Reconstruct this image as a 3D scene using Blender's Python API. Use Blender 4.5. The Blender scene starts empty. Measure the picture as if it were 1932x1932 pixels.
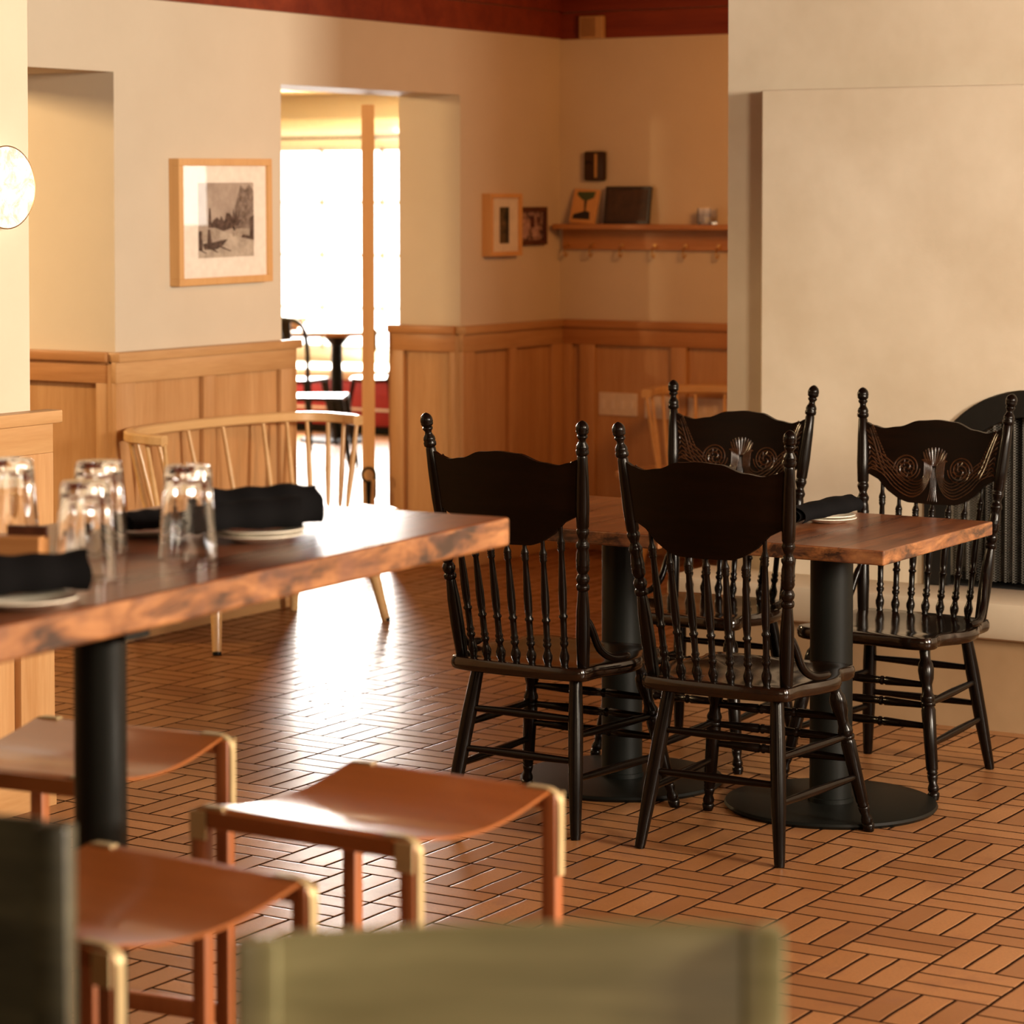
import bpy, bmesh, math, random
from mathutils import Vector, Matrix, noise
random.seed(7)
PI = math.pi
C = bpy.context.scene.collection

# ------------------------------------------------------------------ camera
# room frame: +Y runs along the long picture wall, +X runs along the fireplace wall
cam_d = bpy.data.cameras.new('camera')
cam = bpy.data.objects.new('camera', cam_d); C.objects.link(cam)
F_PX = 5100.0
PITCH = math.radians(2.4)
cam.location = (0, 0, 1.66)
cam.rotation_euler = (PI/2 - PITCH, 0, math.radians(31.7))
cam_d.sensor_width = 36; cam_d.lens = 36*F_PX/1932
cam_d.shift_y = -(966 - (370 + F_PX*math.tan(PITCH)))/1932
cam_d.clip_start = 0.05; cam_d.clip_end = 100
cam_d.dof.use_dof = True; cam_d.dof.focus_distance = 7.0; cam_d.dof.aperture_fstop = 4.6
bpy.context.scene.camera = cam

# ------------------------------------------------------------------ world, light, exposure
sc = bpy.context.scene
sc.view_settings.view_transform = 'Standard'; sc.view_settings.look = 'None'
sc.view_settings.exposure = 0.10; sc.view_settings.gamma = 1.0
sc.view_settings.use_curve_mapping = False
w = bpy.data.worlds.new('world'); sc.world = w; w.use_nodes = True
w.node_tree.nodes['Background'].inputs[0].default_value = (1.0, 0.60, 0.32, 1)
w.node_tree.nodes['Background'].inputs[1].default_value = 0.12

def area(name, loc, target, sx, sy, power, col, spread=180):
    l = bpy.data.lights.new(name, 'AREA'); l.shape = 'RECTANGLE'; l.size = sx; l.size_y = sy
    l.energy = power; l.color = col; l.spread = math.radians(spread)
    o = bpy.data.objects.new(name, l); C.objects.link(o); o.location = loc
    o.rotation_euler = (Vector(target)-Vector(loc)).to_track_quat('-Z', 'Y').to_euler()
    return o
# daylight from a window out of view on the right
area('window_light_right', (3.1, 5.5, 2.3), (-5.5, 7.6, 1.2), 1.2, 0.9, 650, (1.0, 0.88, 0.72))
area('fill_light_front', (1.6, 3.0, 2.35), (-5.0, 8.5, 1.2), 0.9, 0.9, 185, (1.0, 0.83, 0.60))  # added frontal fill for the chimney breast and alcove edges, not a window
# added weak fill from behind the camera, no window is known there
area('fill_light_rear', (0.2, -2.2, 2.2), (-3.5, 7.0, 0.9), 2.4, 1.4, 40, (1.0, 0.76, 0.50))
# daylight entering the adjoining room through its windows
area('far_window_light', (-11.3, 15.75, 1.3), (-8.6, 11.0, 0.4), 2.2, 1.4, 600, (1.0, 0.95, 0.88))
area('passage_ceiling_light', (-8.6, 6.3, 2.36), (-6.9, 7.7, 1.0), 0.25, 0.25, 110, (1.0, 0.68, 0.34))
area('far_ceiling_light', (-9.5, 11.5, 2.36), (-8.0, 10.6, 0.8), 0.6, 0.6, 30, (1.0, 0.76, 0.44))
# warm lamp in the alcove behind the chimney wall
area('alcove_lamp', (-4.2, 9.3, 2.2), (-6.2, 11.0, 1.2), 0.5, 0.5, 22, (1.0, 0.41, 0.11))

# ------------------------------------------------------------------ material helpers
def mat(name):
    m = bpy.data.materials.new(name); m.use_nodes = True
    nt = m.node_tree; b = nt.nodes['Principled BSDF']
    return m, nt, b
def N(nt, t, **k):
    n = nt.nodes.new(t)
    for a, v in k.items():
        if a.startswith('i_'): n.inputs[int(a[2:])].default_value = v
        else: setattr(n, a, v)
    return n
def MA(nt, op, a, b=None, c=None):
    n = nt.nodes.new('ShaderNodeMath'); n.operation = op
    for i, v in enumerate((a, b, c)):
        if v is None: continue
        if isinstance(v, (int, float)): n.inputs[i].default_value = v
        else: nt.links.new(v, n.inputs[i])
    return n.outputs[0]
def MIX(nt, f, a, b, blend='MIX'):
    n = nt.nodes.new('ShaderNodeMix'); n.data_type = 'RGBA'; n.blend_type = blend
    for s, v in ((n.inputs[0], f), (n.inputs[6], a), (n.inputs[7], b)):
        if isinstance(v, (int, float)): s.default_value = v
        elif isinstance(v, tuple): s.default_value = (*v, 1) if len(v) == 3 else v
        else: nt.links.new(v, s)
    return n.outputs[2]
def RAMP(nt, f, pts):
    n = nt.nodes.new('ShaderNodeValToRGB'); nt.links.new(f, n.inputs[0])
    el = n.color_ramp.elements
    el[0].position = pts[0][0]; el[0].color = (*pts[0][1], 1)
    el[1].position = pts[-1][0]; el[1].color = (*pts[-1][1], 1)
    for p, c in pts[1:-1]:
        e = el.new(p); e.color = (*c, 1)
    return n.outputs[0]
def OBJ(nt, scale=(1,1,1), rot=(0,0,0)):
    tc = N(nt, 'ShaderNodeTexCoord'); mp = N(nt, 'ShaderNodeMapping')
    mp.inputs[3].default_value = scale; mp.inputs[2].default_value = rot
    nt.links.new(tc.outputs['Object'], mp.inputs[0]); return mp.outputs[0]
def NOISE(nt, vec, scale, detail=3, rough=.5, dist=0):
    n = N(nt, 'ShaderNodeTexNoise'); nt.links.new(vec, n.inputs['Vector'])
    n.inputs['Scale'].default_value = scale; n.inputs['Detail'].default_value = detail
    n.inputs['Roughness'].default_value = rough; n.inputs['Distortion'].default_value = dist
    return n.outputs[0]
def BUMP(nt, b, h, strength, dist):
    n = N(nt, 'ShaderNodeBump'); n.inputs['Strength'].default_value = strength
    n.inputs['Distance'].default_value = dist; nt.links.new(h, n.inputs['Height'])
    nt.links.new(n.outputs[0], b.inputs['Normal'])
def flat(name, col, rough=.5, metal=0, spec=.5, coat=0):
    m, nt, b = mat(name)
    v = OBJ(nt); n = NOISE(nt, v, 35, 3)
    c = MIX(nt, n, tuple(x*.86 for x in col), tuple(min(1, x*1.14) for x in col))
    nt.links.new(c, b.inputs['Base Color'])
    b.inputs['Roughness'].default_value = rough; b.inputs['Metallic'].default_value = metal
    b.inputs['Specular IOR Level'].default_value = spec
    b.inputs['Coat Weight'].default_value = coat; b.inputs['Coat Roughness'].default_value = .12
    return m
def wood(name, c1, c2, axis='z', rough=.45, gs=6, spec=.4, coat=0, dark=None):
    m, nt, b = mat(name)
    st = {'x': (.07, 1, 1), 'y': (1, .07, 1), 'z': (1, 1, .07)}[axis]
    v = OBJ(nt, st)
    n1 = NOISE(nt, v, gs*2.2, 5, .6, .6); n2 = NOISE(nt, v, gs*16, 3, .6)
    f = MA(nt, 'ADD', MA(nt, 'MULTIPLY', n1, .68), MA(nt, 'MULTIPLY', n2, .32))
    pts = [(.32, c1), (.68, c2)] if dark is None else [(.30, dark), (.42, c1), (.68, c2)]
    c = RAMP(nt, f, pts)
    nt.links.new(c, b.inputs['Base Color'])
    r = MA(nt, 'MULTIPLY_ADD', n1, .14, rough-.07); nt.links.new(r, b.inputs['Roughness'])
    b.inputs['Specular IOR Level'].default_value = spec
    b.inputs['Coat Weight'].default_value = coat; b.inputs['Coat Roughness'].default_value = .1
    BUMP(nt, b, n2, .12, .001)
    return m
def emit(name, col, s):
    m = bpy.data.materials.new(name); m.use_nodes = True; nt = m.node_tree
    nt.nodes.clear(); e = N(nt, 'ShaderNodeEmission'); o = N(nt, 'ShaderNodeOutputMaterial')
    e.inputs[0].default_value = (*col, 1); e.inputs[1].default_value = s
    nt.links.new(e.outputs[0], o.inputs[0]); return m

def plaster(name, c1, c2):
    m, nt, b = mat(name)
    v = OBJ(nt); n = NOISE(nt, v, 1.3, 5, .6); n2 = NOISE(nt, v, 26, 4, .6)
    nt.links.new(MIX(nt, RAMP(nt, n, [(.3, (0,0,0)), (.7, (1,1,1))]), c1, c2), b.inputs['Base Color'])
    b.inputs['Roughness'].default_value = .75; b.inputs['Specular IOR Level'].default_value = .25
    BUMP(nt, b, n2, .18, .004); return m

def brick_floor():
    m, nt, b = mat('brick_paver_floor')
    tc = N(nt, 'ShaderNodeTexCoord'); sx = N(nt, 'ShaderNodeSeparateXYZ')
    wob = N(nt, 'ShaderNodeTexNoise'); nt.links.new(tc.outputs['Object'], wob.inputs['Vector'])
    wob.inputs['Scale'].default_value = 9; wob.inputs['Detail'].default_value = 2
    wv = N(nt, 'ShaderNodeVectorMath', operation='MULTIPLY_ADD')
    nt.links.new(wob.outputs['Color'], wv.inputs[0]); wv.inputs[1].default_value = (.006, .006, 0)
    av = N(nt, 'ShaderNodeVectorMath', operation='ADD'); nt.links.new(tc.outputs['Object'], wv.inputs[2])
    nt.links.new(wv.outputs[0], sx.inputs[0])
    cu = MA(nt, 'DIVIDE', MA(nt, 'ADD', sx.outputs[0], 2.706), .2203)
    cv = MA(nt, 'DIVIDE', MA(nt, 'ADD', sx.outputs[1], -5.841), .2195)
    iu = MA(nt, 'FLOOR', cu); iv = MA(nt, 'FLOOR', cv)
    fu = MA(nt, 'SUBTRACT', cu, iu); fv = MA(nt, 'SUBTRACT', cv, iv)
    hs = MA(nt, 'MULTIPLY', MA(nt, 'ADD', iu, iv), .5)
    par = MA(nt, 'MULTIPLY', MA(nt, 'FRACT', hs), 2)          # 0 or 1
    npar = MA(nt, 'SUBTRACT', 1, par)
    across = MA(nt, 'ADD', MA(nt, 'MULTIPLY', fu, npar), MA(nt, 'MULTIPLY', fv, par))
    along = MA(nt, 'ADD', MA(nt, 'MULTIPLY', fv, npar), MA(nt, 'MULTIPLY', fu, par))
    b3 = MA(nt, 'MULTIPLY', across, 3); bi = MA(nt, 'FLOOR', b3); ba = MA(nt, 'SUBTRACT', b3, bi)
    d1 = MA(nt, 'MULTIPLY', MA(nt, 'MINIMUM', ba, MA(nt, 'SUBTRACT', 1, ba)), .0733)
    d2 = MA(nt, 'MULTIPLY', MA(nt, 'MINIMUM', along, MA(nt, 'SUBTRACT', 1, along)), .22)
    d = MA(nt, 'MINIMUM', d1, d2)
    mr = N(nt, 'ShaderNodeMapRange', interpolation_type='SMOOTHSTEP'); nt.links.new(d, mr.inputs[0])
    mr.inputs[1].default_value = .0026; mr.inputs[2].default_value = .0046
    mh = N(nt, 'ShaderNodeMapRange', interpolation_type='SMOOTHSTEP'); nt.links.new(d, mh.inputs[0])
    mh.inputs[1].default_value = .001; mh.inputs[2].default_value = .007
    cid = N(nt, 'ShaderNodeCombineXYZ'); nt.links.new(iu, cid.inputs[0]); nt.links.new(iv, cid.inputs[1]); nt.links.new(bi, cid.inputs[2])
    wn = N(nt, 'ShaderNodeTexWhiteNoise', noise_dimensions='3D'); nt.links.new(cid.outputs[0], wn.inputs[0])
    col = RAMP(nt, wn.outputs[0], [(0, (.22, .088, .026)), (.5, (.31, .132, .042)), (1, (.38, .175, .062))])
    big = NOISE(nt, tc.outputs['Object'], 1.1, 4, .6)
    fine = NOISE(nt, tc.outputs['Object'], 150, 4, .75)
    stain = NOISE(nt, tc.outputs['Object'], 7, 5, .65)
    col = MIX(nt, RAMP(nt, fine, [(.35, (.02,.02,.02)), (.7, (.62,.62,.62))]), col, (.14, .052, .018))
    col = MIX(nt, RAMP(nt, stain, [(.54, (0,0,0)), (.70, (.6,.6,.6))]), col, (.16, .062, .03))
    col = MIX(nt, RAMP(nt, big, [(.35, (0,0,0)), (.7, (.28,.28,.28))]), col, (.42, .21, .10))
    col = MIX(nt, mr.outputs[0], (.020, .009, .005), col)
    nt.links.new(col, b.inputs['Base Color'])
    r = MA(nt, 'ADD', MA(nt, 'MULTIPLY_ADD', stain, .18, .24), MA(nt, 'MULTIPLY', MA(nt, 'SUBTRACT', 1, mr.outputs[0]), .4))
    nt.links.new(r, b.inputs['Roughness'])
    nt.links.new(MA(nt, 'MULTIPLY', mr.outputs[0], .42), b.inputs['Specular IOR Level'])
    hgt = MA(nt, 'ADD', mh.outputs[0], MA(nt, 'ADD', MA(nt, 'MULTIPLY', fine, .06), MA(nt, 'MULTIPLY', wn.outputs[0], .12)))
    BUMP(nt, b, hgt, .5, .0028)
    return m

M = {}
M['floor'] = brick_floor()
M['plaster'] = plaster('cream_plaster', (.60, .51, .385), (.66, .57, .44))
M['plaster_c'] = plaster('chimney_plaster', (.54, .45, .325), (.72, .64, .51))
M['yellow'] = plaster('yellow_plaster', (.66, .50, .25), (.70, .55, .30))
M['stucco'] = plaster('hearth_stucco', (.24, .145, .072), (.36, .235, .125))
M['stucco_cap'] = plaster('hearth_cap_stucco', (.50, .42, .31), (.64, .56, .44))
M['oak'] = wood('honey_oak', (.42, .205, .074), (.57, .325, .145), 'z', .42, 6)
M['oak_h'] = wood('honey_oak_rail', (.43, .22, .082), (.58, .34, .152), 'y', .42, 6)
M['oak_x'] = wood('honey_oak_rail_x', (.38, .16, .05), (.52, .25, .09), 'x', .42, 6)
M['redwood'] = wood('red_stained_boards', (.14, .018, .007), (.26, .045, .014), 'x', .45, 4)
M['birch'] = wood('pale_birch', (.56, .33, .13), (.70, .45, .21), 'y', .34, 5, .5, .3)
M['black'] = wood('black_lacquered_wood', (.002, .0012, .0008), (.006, .0030, .0018), 'z', .22, 9, .15, 0)
M['black_rub'] = wood('black_lacquer_rubbed_brown', (.0028, .0015, .0008), (.008, .003, .0012), 'x', .30, 7, .08, 0)
M['carving'] = wood('pressed_carving_rubbed', (.004, .002, .001), (.06, .022, .008), 'x', .26, 12, .40, 0)
M['black_seat'] = wood('black_glossy_seat', (.003, .0016, .0009), (.014, .0055, .0022), 'y', .14, 6, .45, 0)
M['iron'] = flat('black_steel', (.004, .0045, .0036), .45, 0, .18)
M['leather'] = wood('tan_saddle_leather', (.19, .052, .010), (.30, .092, .021), 'x', .30, 2, .5, .35)
M['stoolwood'] = wood('reddish_beech', (.24, .068, .019), (.36, .115, .034), 'z', .38, 6, .5)
M['bracket'] = flat('pale_brass', (.46, .36, .19), .45, .4, .4)
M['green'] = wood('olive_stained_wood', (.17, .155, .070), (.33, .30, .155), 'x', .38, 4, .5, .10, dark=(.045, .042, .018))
M['green_dark'] = wood('olive_stained_wood_darker', (.022, .022, .010), (.075, .072, .038), 'x', .38, 4, .5, .10, dark=(.010, .010, .005))  # same olive grain in darker tones, for the left chair
M['napkin'] = flat('black_linen', (.0045, .0042, .0045), .95, 0, .08)
M['china'] = flat('cream_china', (.78, .72, .60), .18, 0, .5, .5)
M['brass'] = flat('brass', (.62, .36, .13), .35, .9)
M['frame'] = wood('light_maple_frame', (.62, .33, .12), (.72, .42, .17), 'z', .4, 5)
M['darkframe'] = wood('dark_walnut_frame', (.05, .014, .007), (.11, .035, .015), 'z', .35, 5)
M['mat'] = flat('white_mat_board', (.78, .70, .62), .8, 0, .2)
M['plate'] = flat('pale_plastic', (.72, .62, .50), .4)
M['soot'] = flat('sooty_firebrick', (.012, .010, .008), .9, 0, .2)
M['screen'] = flat('matt_black_metal', (.014, .013, .011), .45, .5)
M['pane'] = emit('daylit_window_pane', (1.0, .985, .94), 5.5)
M['lamp'] = emit('lit_alabaster', (1.0, .93, .80), 1.3)
_nt = M['lamp'].node_tree; _n = NOISE(_nt, OBJ(_nt), 16, 5, .7, 1.5)
_nt.links.new(RAMP(_nt, _n, [(.38, (.86, .66, .42)), (.52, (1, .93, .80)), (.8, (1, .97, .90))]), _nt.nodes['Emission'].inputs[0])
M['hiddenwin'] = emit('daylit_small_window_pane', (1.0, .95, .85), 9.0)
M['white'] = flat('white_painted_wood', (.80, .74, .62), .5)
M['red'] = flat('red_upholstery', (.36, .018, .022), .6)
M['gunmetal'] = flat('gunmetal', (.03, .03, .031), .35, .6)
def glassmat(name, rough=0.0, tint=(1,1,1)):
    m, nt, b = mat(name)
    n = NOISE(nt, OBJ(nt), 12, 2)
    nt.links.new(MA(nt, 'MULTIPLY', n, .02+rough), b.inputs['Roughness'])
    b.inputs['Base Color'].default_value = (*tint, 1)
    b.inputs['Transmission Weight'].default_value = 1; b.inputs['IOR'].default_value = 1.5
    return m
M['glass'] = glassmat('clear_glass')
def picglass():
    m = bpy.data.materials.new('picture_glass'); m.use_nodes = True; nt = m.node_tree; nt.nodes.clear()
    t = N(nt, 'ShaderNodeBsdfTransparent'); g = N(nt, 'ShaderNodeBsdfGlossy'); fr = N(nt, 'ShaderNodeFresnel')
    g.inputs['Roughness'].default_value = .01; fr.inputs[0].default_value = 1.5
    mx = N(nt, 'ShaderNodeMixShader'); o = N(nt, 'ShaderNodeOutputMaterial')
    nt.links.new(fr.outputs[0], mx.inputs[0]); nt.links.new(t.outputs[0], mx.inputs[1]); nt.links.new(g.outputs[0], mx.inputs[2])
    nt.links.new(mx.outputs[0], o.inputs[0]); return m
M['picglass'] = picglass()
def meshmat():
    m = bpy.data.materials.new('spark_mesh'); m.use_nodes = True; nt = m.node_tree
    b = nt.nodes['Principled BSDF']; out = nt.nodes['Material Output']
    b.inputs['Base Color'].default_value = (.07, .062, .05, 1); b.inputs['Metallic'].default_value = .8; b.inputs['Roughness'].default_value = .35
    tc = N(nt, 'ShaderNodeTexCoord'); s = N(nt, 'ShaderNodeSeparateXYZ'); nt.links.new(tc.outputs['Object'], s.inputs[0])
    a = MA(nt, 'ADD', s.outputs[0], s.outputs[2]); c = MA(nt, 'SUBTRACT', s.outputs[0], s.outputs[2])
    fa = MA(nt, 'ABSOLUTE', MA(nt, 'SUBTRACT', MA(nt, 'FRACT', MA(nt, 'MULTIPLY', a, 120)), .5))
    fc = MA(nt, 'ABSOLUTE', MA(nt, 'SUBTRACT', MA(nt, 'FRACT', MA(nt, 'MULTIPLY', c, 120)), .5))
    mk = MA(nt, 'LESS_THAN', MA(nt, 'MINIMUM', fa, fc), .15)
    t = N(nt, 'ShaderNodeBsdfTransparent'); mx = N(nt, 'ShaderNodeMixShader')
    nt.links.new(mk, mx.inputs[0]); nt.links.new(t.outputs[0], mx.inputs[1]); nt.links.new(b.outputs[0], mx.inputs[2])
    nt.links.new(mx.outputs[0], out.inputs[0]); return m
M['mesh'] = meshmat()
def tabletop_mat(name, axis, seams):
    # reclaimed planks: grain along axis, plank seams across the other one
    m, nt, b = mat(name)
    st = (.10, 1, 1) if axis == 'x' else (1, .10, 1)
    v = OBJ(nt, st)
    n1 = NOISE(nt, v, 9, 6, .65, .8); n2 = NOISE(nt, v, 85, 4, .6); n3 = NOISE(nt, OBJ(nt), 14, 5, .7)
    f = MA(nt, 'ADD', MA(nt, 'MULTIPLY', n1, .6), MA(nt, 'MULTIPLY', n2, .4))
    tc = N(nt, 'ShaderNodeTexCoord'); s = N(nt, 'ShaderNodeSeparateXYZ'); nt.links.new(tc.outputs['Object'], s.inputs[0])
    k = MA(nt, 'DIVIDE', s.outputs[1 if axis == 'x' else 0], seams)
    kf = MA(nt, 'FLOOR', k); fr = MA(nt, 'SUBTRACT', k, kf)
    wn = N(nt, 'ShaderNodeTexWhiteNoise', noise_dimensions='1D'); nt.links.new(kf, wn.inputs['W'])
    c = RAMP(nt, f, [(.36, (.035, .009, .003)), (.46, (.13, .034, .008)), (.62, (.27, .085, .021))])
    c = MIX(nt, MA(nt, 'MULTIPLY', wn.outputs[0], .5), c, (.14, .038, .011))
    c = MIX(nt, RAMP(nt, n3, [(.66, (0,0,0)), (.74, (.8,.8,.8))]), c, (.50, .23, .09))
    seam = MA(nt, 'LESS_THAN', MA(nt, 'MINIMUM', fr, MA(nt, 'SUBTRACT', 1, fr)), .009)
    c = MIX(nt, seam, c, (.02, .006, .003))
    nt.links.new(c, b.inputs['Base Color'])
    nt.links.new(MA(nt, 'MULTIPLY_ADD', n1, .2, .20), b.inputs['Roughness'])
    b.inputs['Coat Weight'].default_value = .25; b.inputs['Coat Roughness'].default_value = .15
    BUMP(nt, b, MA(nt, 'SUBTRACT', n2, seam), .25, .0015)
    return m
M['table'] = tabletop_mat('reclaimed_table_planks', 'y', .19)
M['table_long'] = tabletop_mat('reclaimed_long_table_planks', 'y', .17)
def edge_mat():
    m, nt, b = mat('worn_table_edge')
    v = OBJ(nt, (.5, .3, 1)); n = NOISE(nt, v, 22, 5, .65, .4); n2 = NOISE(nt, OBJ(nt), 9, 3)
    c = RAMP(nt, n, [(.38, (.03, .011, .005)), (.5, (.19, .070, .022)), (.68, (.38, .165, .058))])
    c = MIX(nt, RAMP(nt, n2, [(.5, (0,0,0)), (.66, (.7,.7,.7))]), c, (.13, .05, .03))
    nt.links.new(c, b.inputs['Base Color']); b.inputs['Roughness'].default_value = .42
    BUMP(nt, b, n, .35, .003); return m
M['edge'] = edge_mat()

# ------------------------------------------------------------------ mesh helpers
def obj(name, bm, m, parent=None, smooth=None, loc=None):
    me = bpy.data.meshes.new(name); bm.normal_update(); bm.to_mesh(me); bm.free()
    ms = m if isinstance(m, (list, tuple)) else [m]
    for x in ms: me.materials.append(x)
    if smooth is not None:
        for p in me.polygons: p.use_smooth = True
        me.set_sharp_from_angle(angle=math.radians(smooth))
    o = bpy.data.objects.new(name, me); C.objects.link(o)
    if parent: o.parent = parent
    if loc is not None: o.location = loc
    return o
def tag(o, label, cat, group=None, kind=None):
    o['label'] = label; o['category'] = cat
    if group: o['group'] = group
    if kind: o['kind'] = kind
    return o
def thing(name, label, cat, loc=(0,0,0), rz=0, group=None):
    o = bpy.data.objects.new(name, None); C.objects.link(o); o.empty_display_size = .1
    o.location = loc; o.rotation_euler = (0, 0, rz)
    return tag(o, label, cat, group)
def struct(name, bm, m, parent=None, smooth=None):
    o = obj(name, bm, m, parent, smooth)
    if parent is None: o['kind'] = 'structure'
    return o
def dup(root, loc, rz, label=None, group=None):
    r = root.copy(); C.objects.link(r); r.location = loc; r.rotation_euler = (0, 0, rz)
    if label: r['label'] = label
    if group: r['group'] = group
    for ch in list(root.children):
        c = ch.copy(); C.objects.link(c); c.parent = r
        for g in list(ch.children):
            d = g.copy(); C.objects.link(d); d.parent = c
    return r
def B(): return bmesh.new()
def box(bm, x0, x1, y0, y1, z0, z1, mi=0, bev=0):
    r = bmesh.ops.create_cube(bm, size=1)
    vs = r['verts']
    for v in vs:
        v.co = Vector((x0+(v.co.x+.5)*(x1-x0), y0+(v.co.y+.5)*(y1-y0), z0+(v.co.z+.5)*(z1-z0)))
    fs = set(f for v in vs for f in v.link_faces)
    for f in fs: f.material_index = mi
    if bev:
        es = list(set(e for v in vs for e in v.link_edges))
        rr = bmesh.ops.bevel(bm, geom=es, offset=bev, segments=2, profile=.5, affect='EDGES')
        for f in rr['faces']: f.material_index = mi
    return vs
def frame(axis):
    a = axis.normalized(); up = Vector((0,0,1)) if abs(a.z) < .9 else Vector((0,1,0))
    x = a.cross(up).normalized(); y = a.cross(x).normalized(); return a, x, y
def rings_to_mesh(bm, rings, cap=True, mi=0):
    vr = [[bm.verts.new(p) for p in r] for r in rings]
    n = len(vr[0])
    for a, b_ in zip(vr, vr[1:]):
        for i in range(n):
            f = bm.faces.new((a[i], a[(i+1) % n], b_[(i+1) % n], b_[i])); f.material_index = mi
    if cap:
        f = bm.faces.new(list(reversed(vr[0]))); f.material_index = mi
        f = bm.faces.new(vr[-1]); f.material_index = mi
def turned(bm, p0, p1, prof, n=14, mi=0):
    """turned part: prof = [(t along p0->p1, radius)]"""
    p0 = Vector(p0); p1 = Vector(p1); a, x, y = frame(p1-p0); L = (p1-p0).length
    rings = []
    for t, r in prof:
        c = p0+a*(t*L)
        rings.append([c+(x*math.cos(2*PI*i/n)-y*math.sin(2*PI*i/n))*-r for i in range(n)])
    rings_to_mesh(bm, rings, True, mi)
def tube(bm, pts, r, n=8, mi=0, flatz=1.0):
    pts = [Vector(p) for p in pts]; rings = []
    px = None
    for i, p in enumerate(pts):
        d = (pts[min(i+1, len(pts)-1)]-pts[max(i-1, 0)]).normalized()
        if px is None: a, x, y = frame(d)
        else:
            x = (px - d*px.dot(d)).normalized(); y = d.cross(x).normalized()
        px = x
        rr = r[i] if isinstance(r, (list, tuple)) else r
        rings.append([p+(x*math.cos(2*PI*k/n)+y*math.sin(2*PI*k/n))*rr for k in range(n)])
    rings_to_mesh(bm, rings, True, mi)
def bez(pts, n=24):
    """Catmull-Rom through the points"""
    P = [Vector(p) for p in pts]; P = [P[0]*2-P[1]]+P+[P[-1]*2-P[-2]]; out = []
    seg = len(P)-3
    for k in range(n+1):
        s = k/n*seg; i = min(int(s), seg-1); t = s-i
        a, b_, c, d = P[i:i+4]
        out.append(.5*((2*b_)+(c-a)*t+(2*a-5*b_+4*c-d)*t*t+(3*b_-a-3*c+d)*t**3))
    return out
def prism(bm, outline, z0, z1, mi=0):
    lo = [bm.verts.new((x, y, z0)) for x, y in outline]; hi = [bm.verts.new((x, y, z1)) for x, y in outline]
    n = len(outline); fs = [bm.faces.new(list(reversed(lo))), bm.faces.new(hi)]
    for i in range(n): fs.append(bm.faces.new((lo[i], lo[(i+1) % n], hi[(i+1) % n], hi[i])))
    for f in fs: f.material_index = mi
def recalc(bm): bmesh.ops.recalc_face_normals(bm, faces=bm.faces[:]); return bm

# ================================================================== THE ROOM
UA = -6.53; TA = .33          # picture wall: face and thickness
VB = 11.0                     # shelf wall
RAIL = 1.08
DZ = 2.11                     # head of the openings
bm = B(); box(bm, -14.5, 3.5, -3.5, 17.5, -.12, 0); struct('floor', bm, M['floor'])
bm = B(); box(bm, -6.80, 3.2, .6, 11.3, 2.78, 2.9); struct('ceiling', bm, M['redwood'])
# picture wall with its two openings
bm = B()
box(bm, UA-TA, UA, 7.765, 8.80, 0, 2.80); box(bm, -7.45, UA-TA, 7.765, 8.45, 0, 2.41)
box(bm, UA-TA, UA, 10.135, 11.3, 0, 2.80)
box(bm, UA-TA, UA, 8.80, 10.135, DZ, 2.80)
box(bm, -7.45, UA, 5.75, 7.765, DZ+.01, 2.80)
box(bm, UA-TA, UA, 1.0, 5.75, 0, 2.80)
struct('wall_left', bm, M['plaster'])
bm = B(); box(bm, UA, -2.6, VB, VB+.3, 0, 2.8); struct('wall_back', bm, M['plaster'])
# chimney wall and the raised breast with its arched fireplace
VC = 8.165; VF = 8.08; AC = -3.07; AZ = .69; AR = .36
def arch_pts(r, z0, n=28):
    return [(AC-r, z0)]+[(AC-r*math.cos(PI*i/n), AZ+r*math.sin(PI*i/n)) for i in range(n+1)]+[(AC+r, z0)]
bm = B(); box(bm, -4.185, -3.6, VC, VC+.5, 0, 2.80); box(bm, -3.6, 3.2, VC, VC+.5, 2.0, 2.80)
box(bm, -2.5, 3.2, VC, VC+.5, 0, 2.0); struct('wall_right', bm, M['plaster_c'])
bm = B()
ap = arch_pts(AR, .36)
outer = [(-4.02, .36), (-4.02, 2.012), (3.2, 2.012), (3.2, .36)]
fr = [bm.verts.new((x, VF, z)) for x, z in outer]; ar = [bm.verts.new((x, VF, z)) for x, z in ap]
frb = [bm.verts.new((x, VC+.02, z)) for x, z in outer]; arb = [bm.verts.new((x, VC+.42, z)) for x, z in ap]
na = len(ar); mid = na//2
bm.faces.new([fr[0], fr[1]]+[ar[i] for i in range(mid, -1, -1)])
bm.faces.new([fr[1], fr[2]]+[ar[mid]])
bm.faces.new([fr[2], fr[3]]+[ar[i] for i in range(na-1, mid-1, -1)])
for i in range(3): bm.faces.new((fr[i], fr[i+1], frb[i+1], frb[i]))
for i in range(na-1): bm.faces.new((ar[i], ar[i+1], arb[i+1], arb[i]))
recalc(bm)
es = [e for e in bm.edges if set(e.verts) in ({fr[0], fr[1]}, {fr[1], fr[2]})]
bmesh.ops.bevel(bm, geom=es, offset=.008, segments=3, profile=.5, affect='EDGES')
br = struct('trim_1', bm, M['plaster_c'])
bm = B(); box(bm, AC-.5, AC+.5, VC+.42, VC+.46, .3, 1.3); box(bm, AC-.44, AC+.44, VF+.03, VC+.44, .30, .412)
struct('trim_2', bm, M['soot'])
# hearth
bm = B()
box(bm, -4.23, 3.2, 7.88, 8.14, 0, .30)
box(bm, -4.25, 3.2, 7.84, 8.14, .285, .41, 1, .028)
for v in bm.verts:
    n_ = noise.noise(v.co*7); v.co.y += n_*.006
hearth = struct('trim_3', bm, [M['stucco'], M['stucco_cap']], None, 40)
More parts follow.
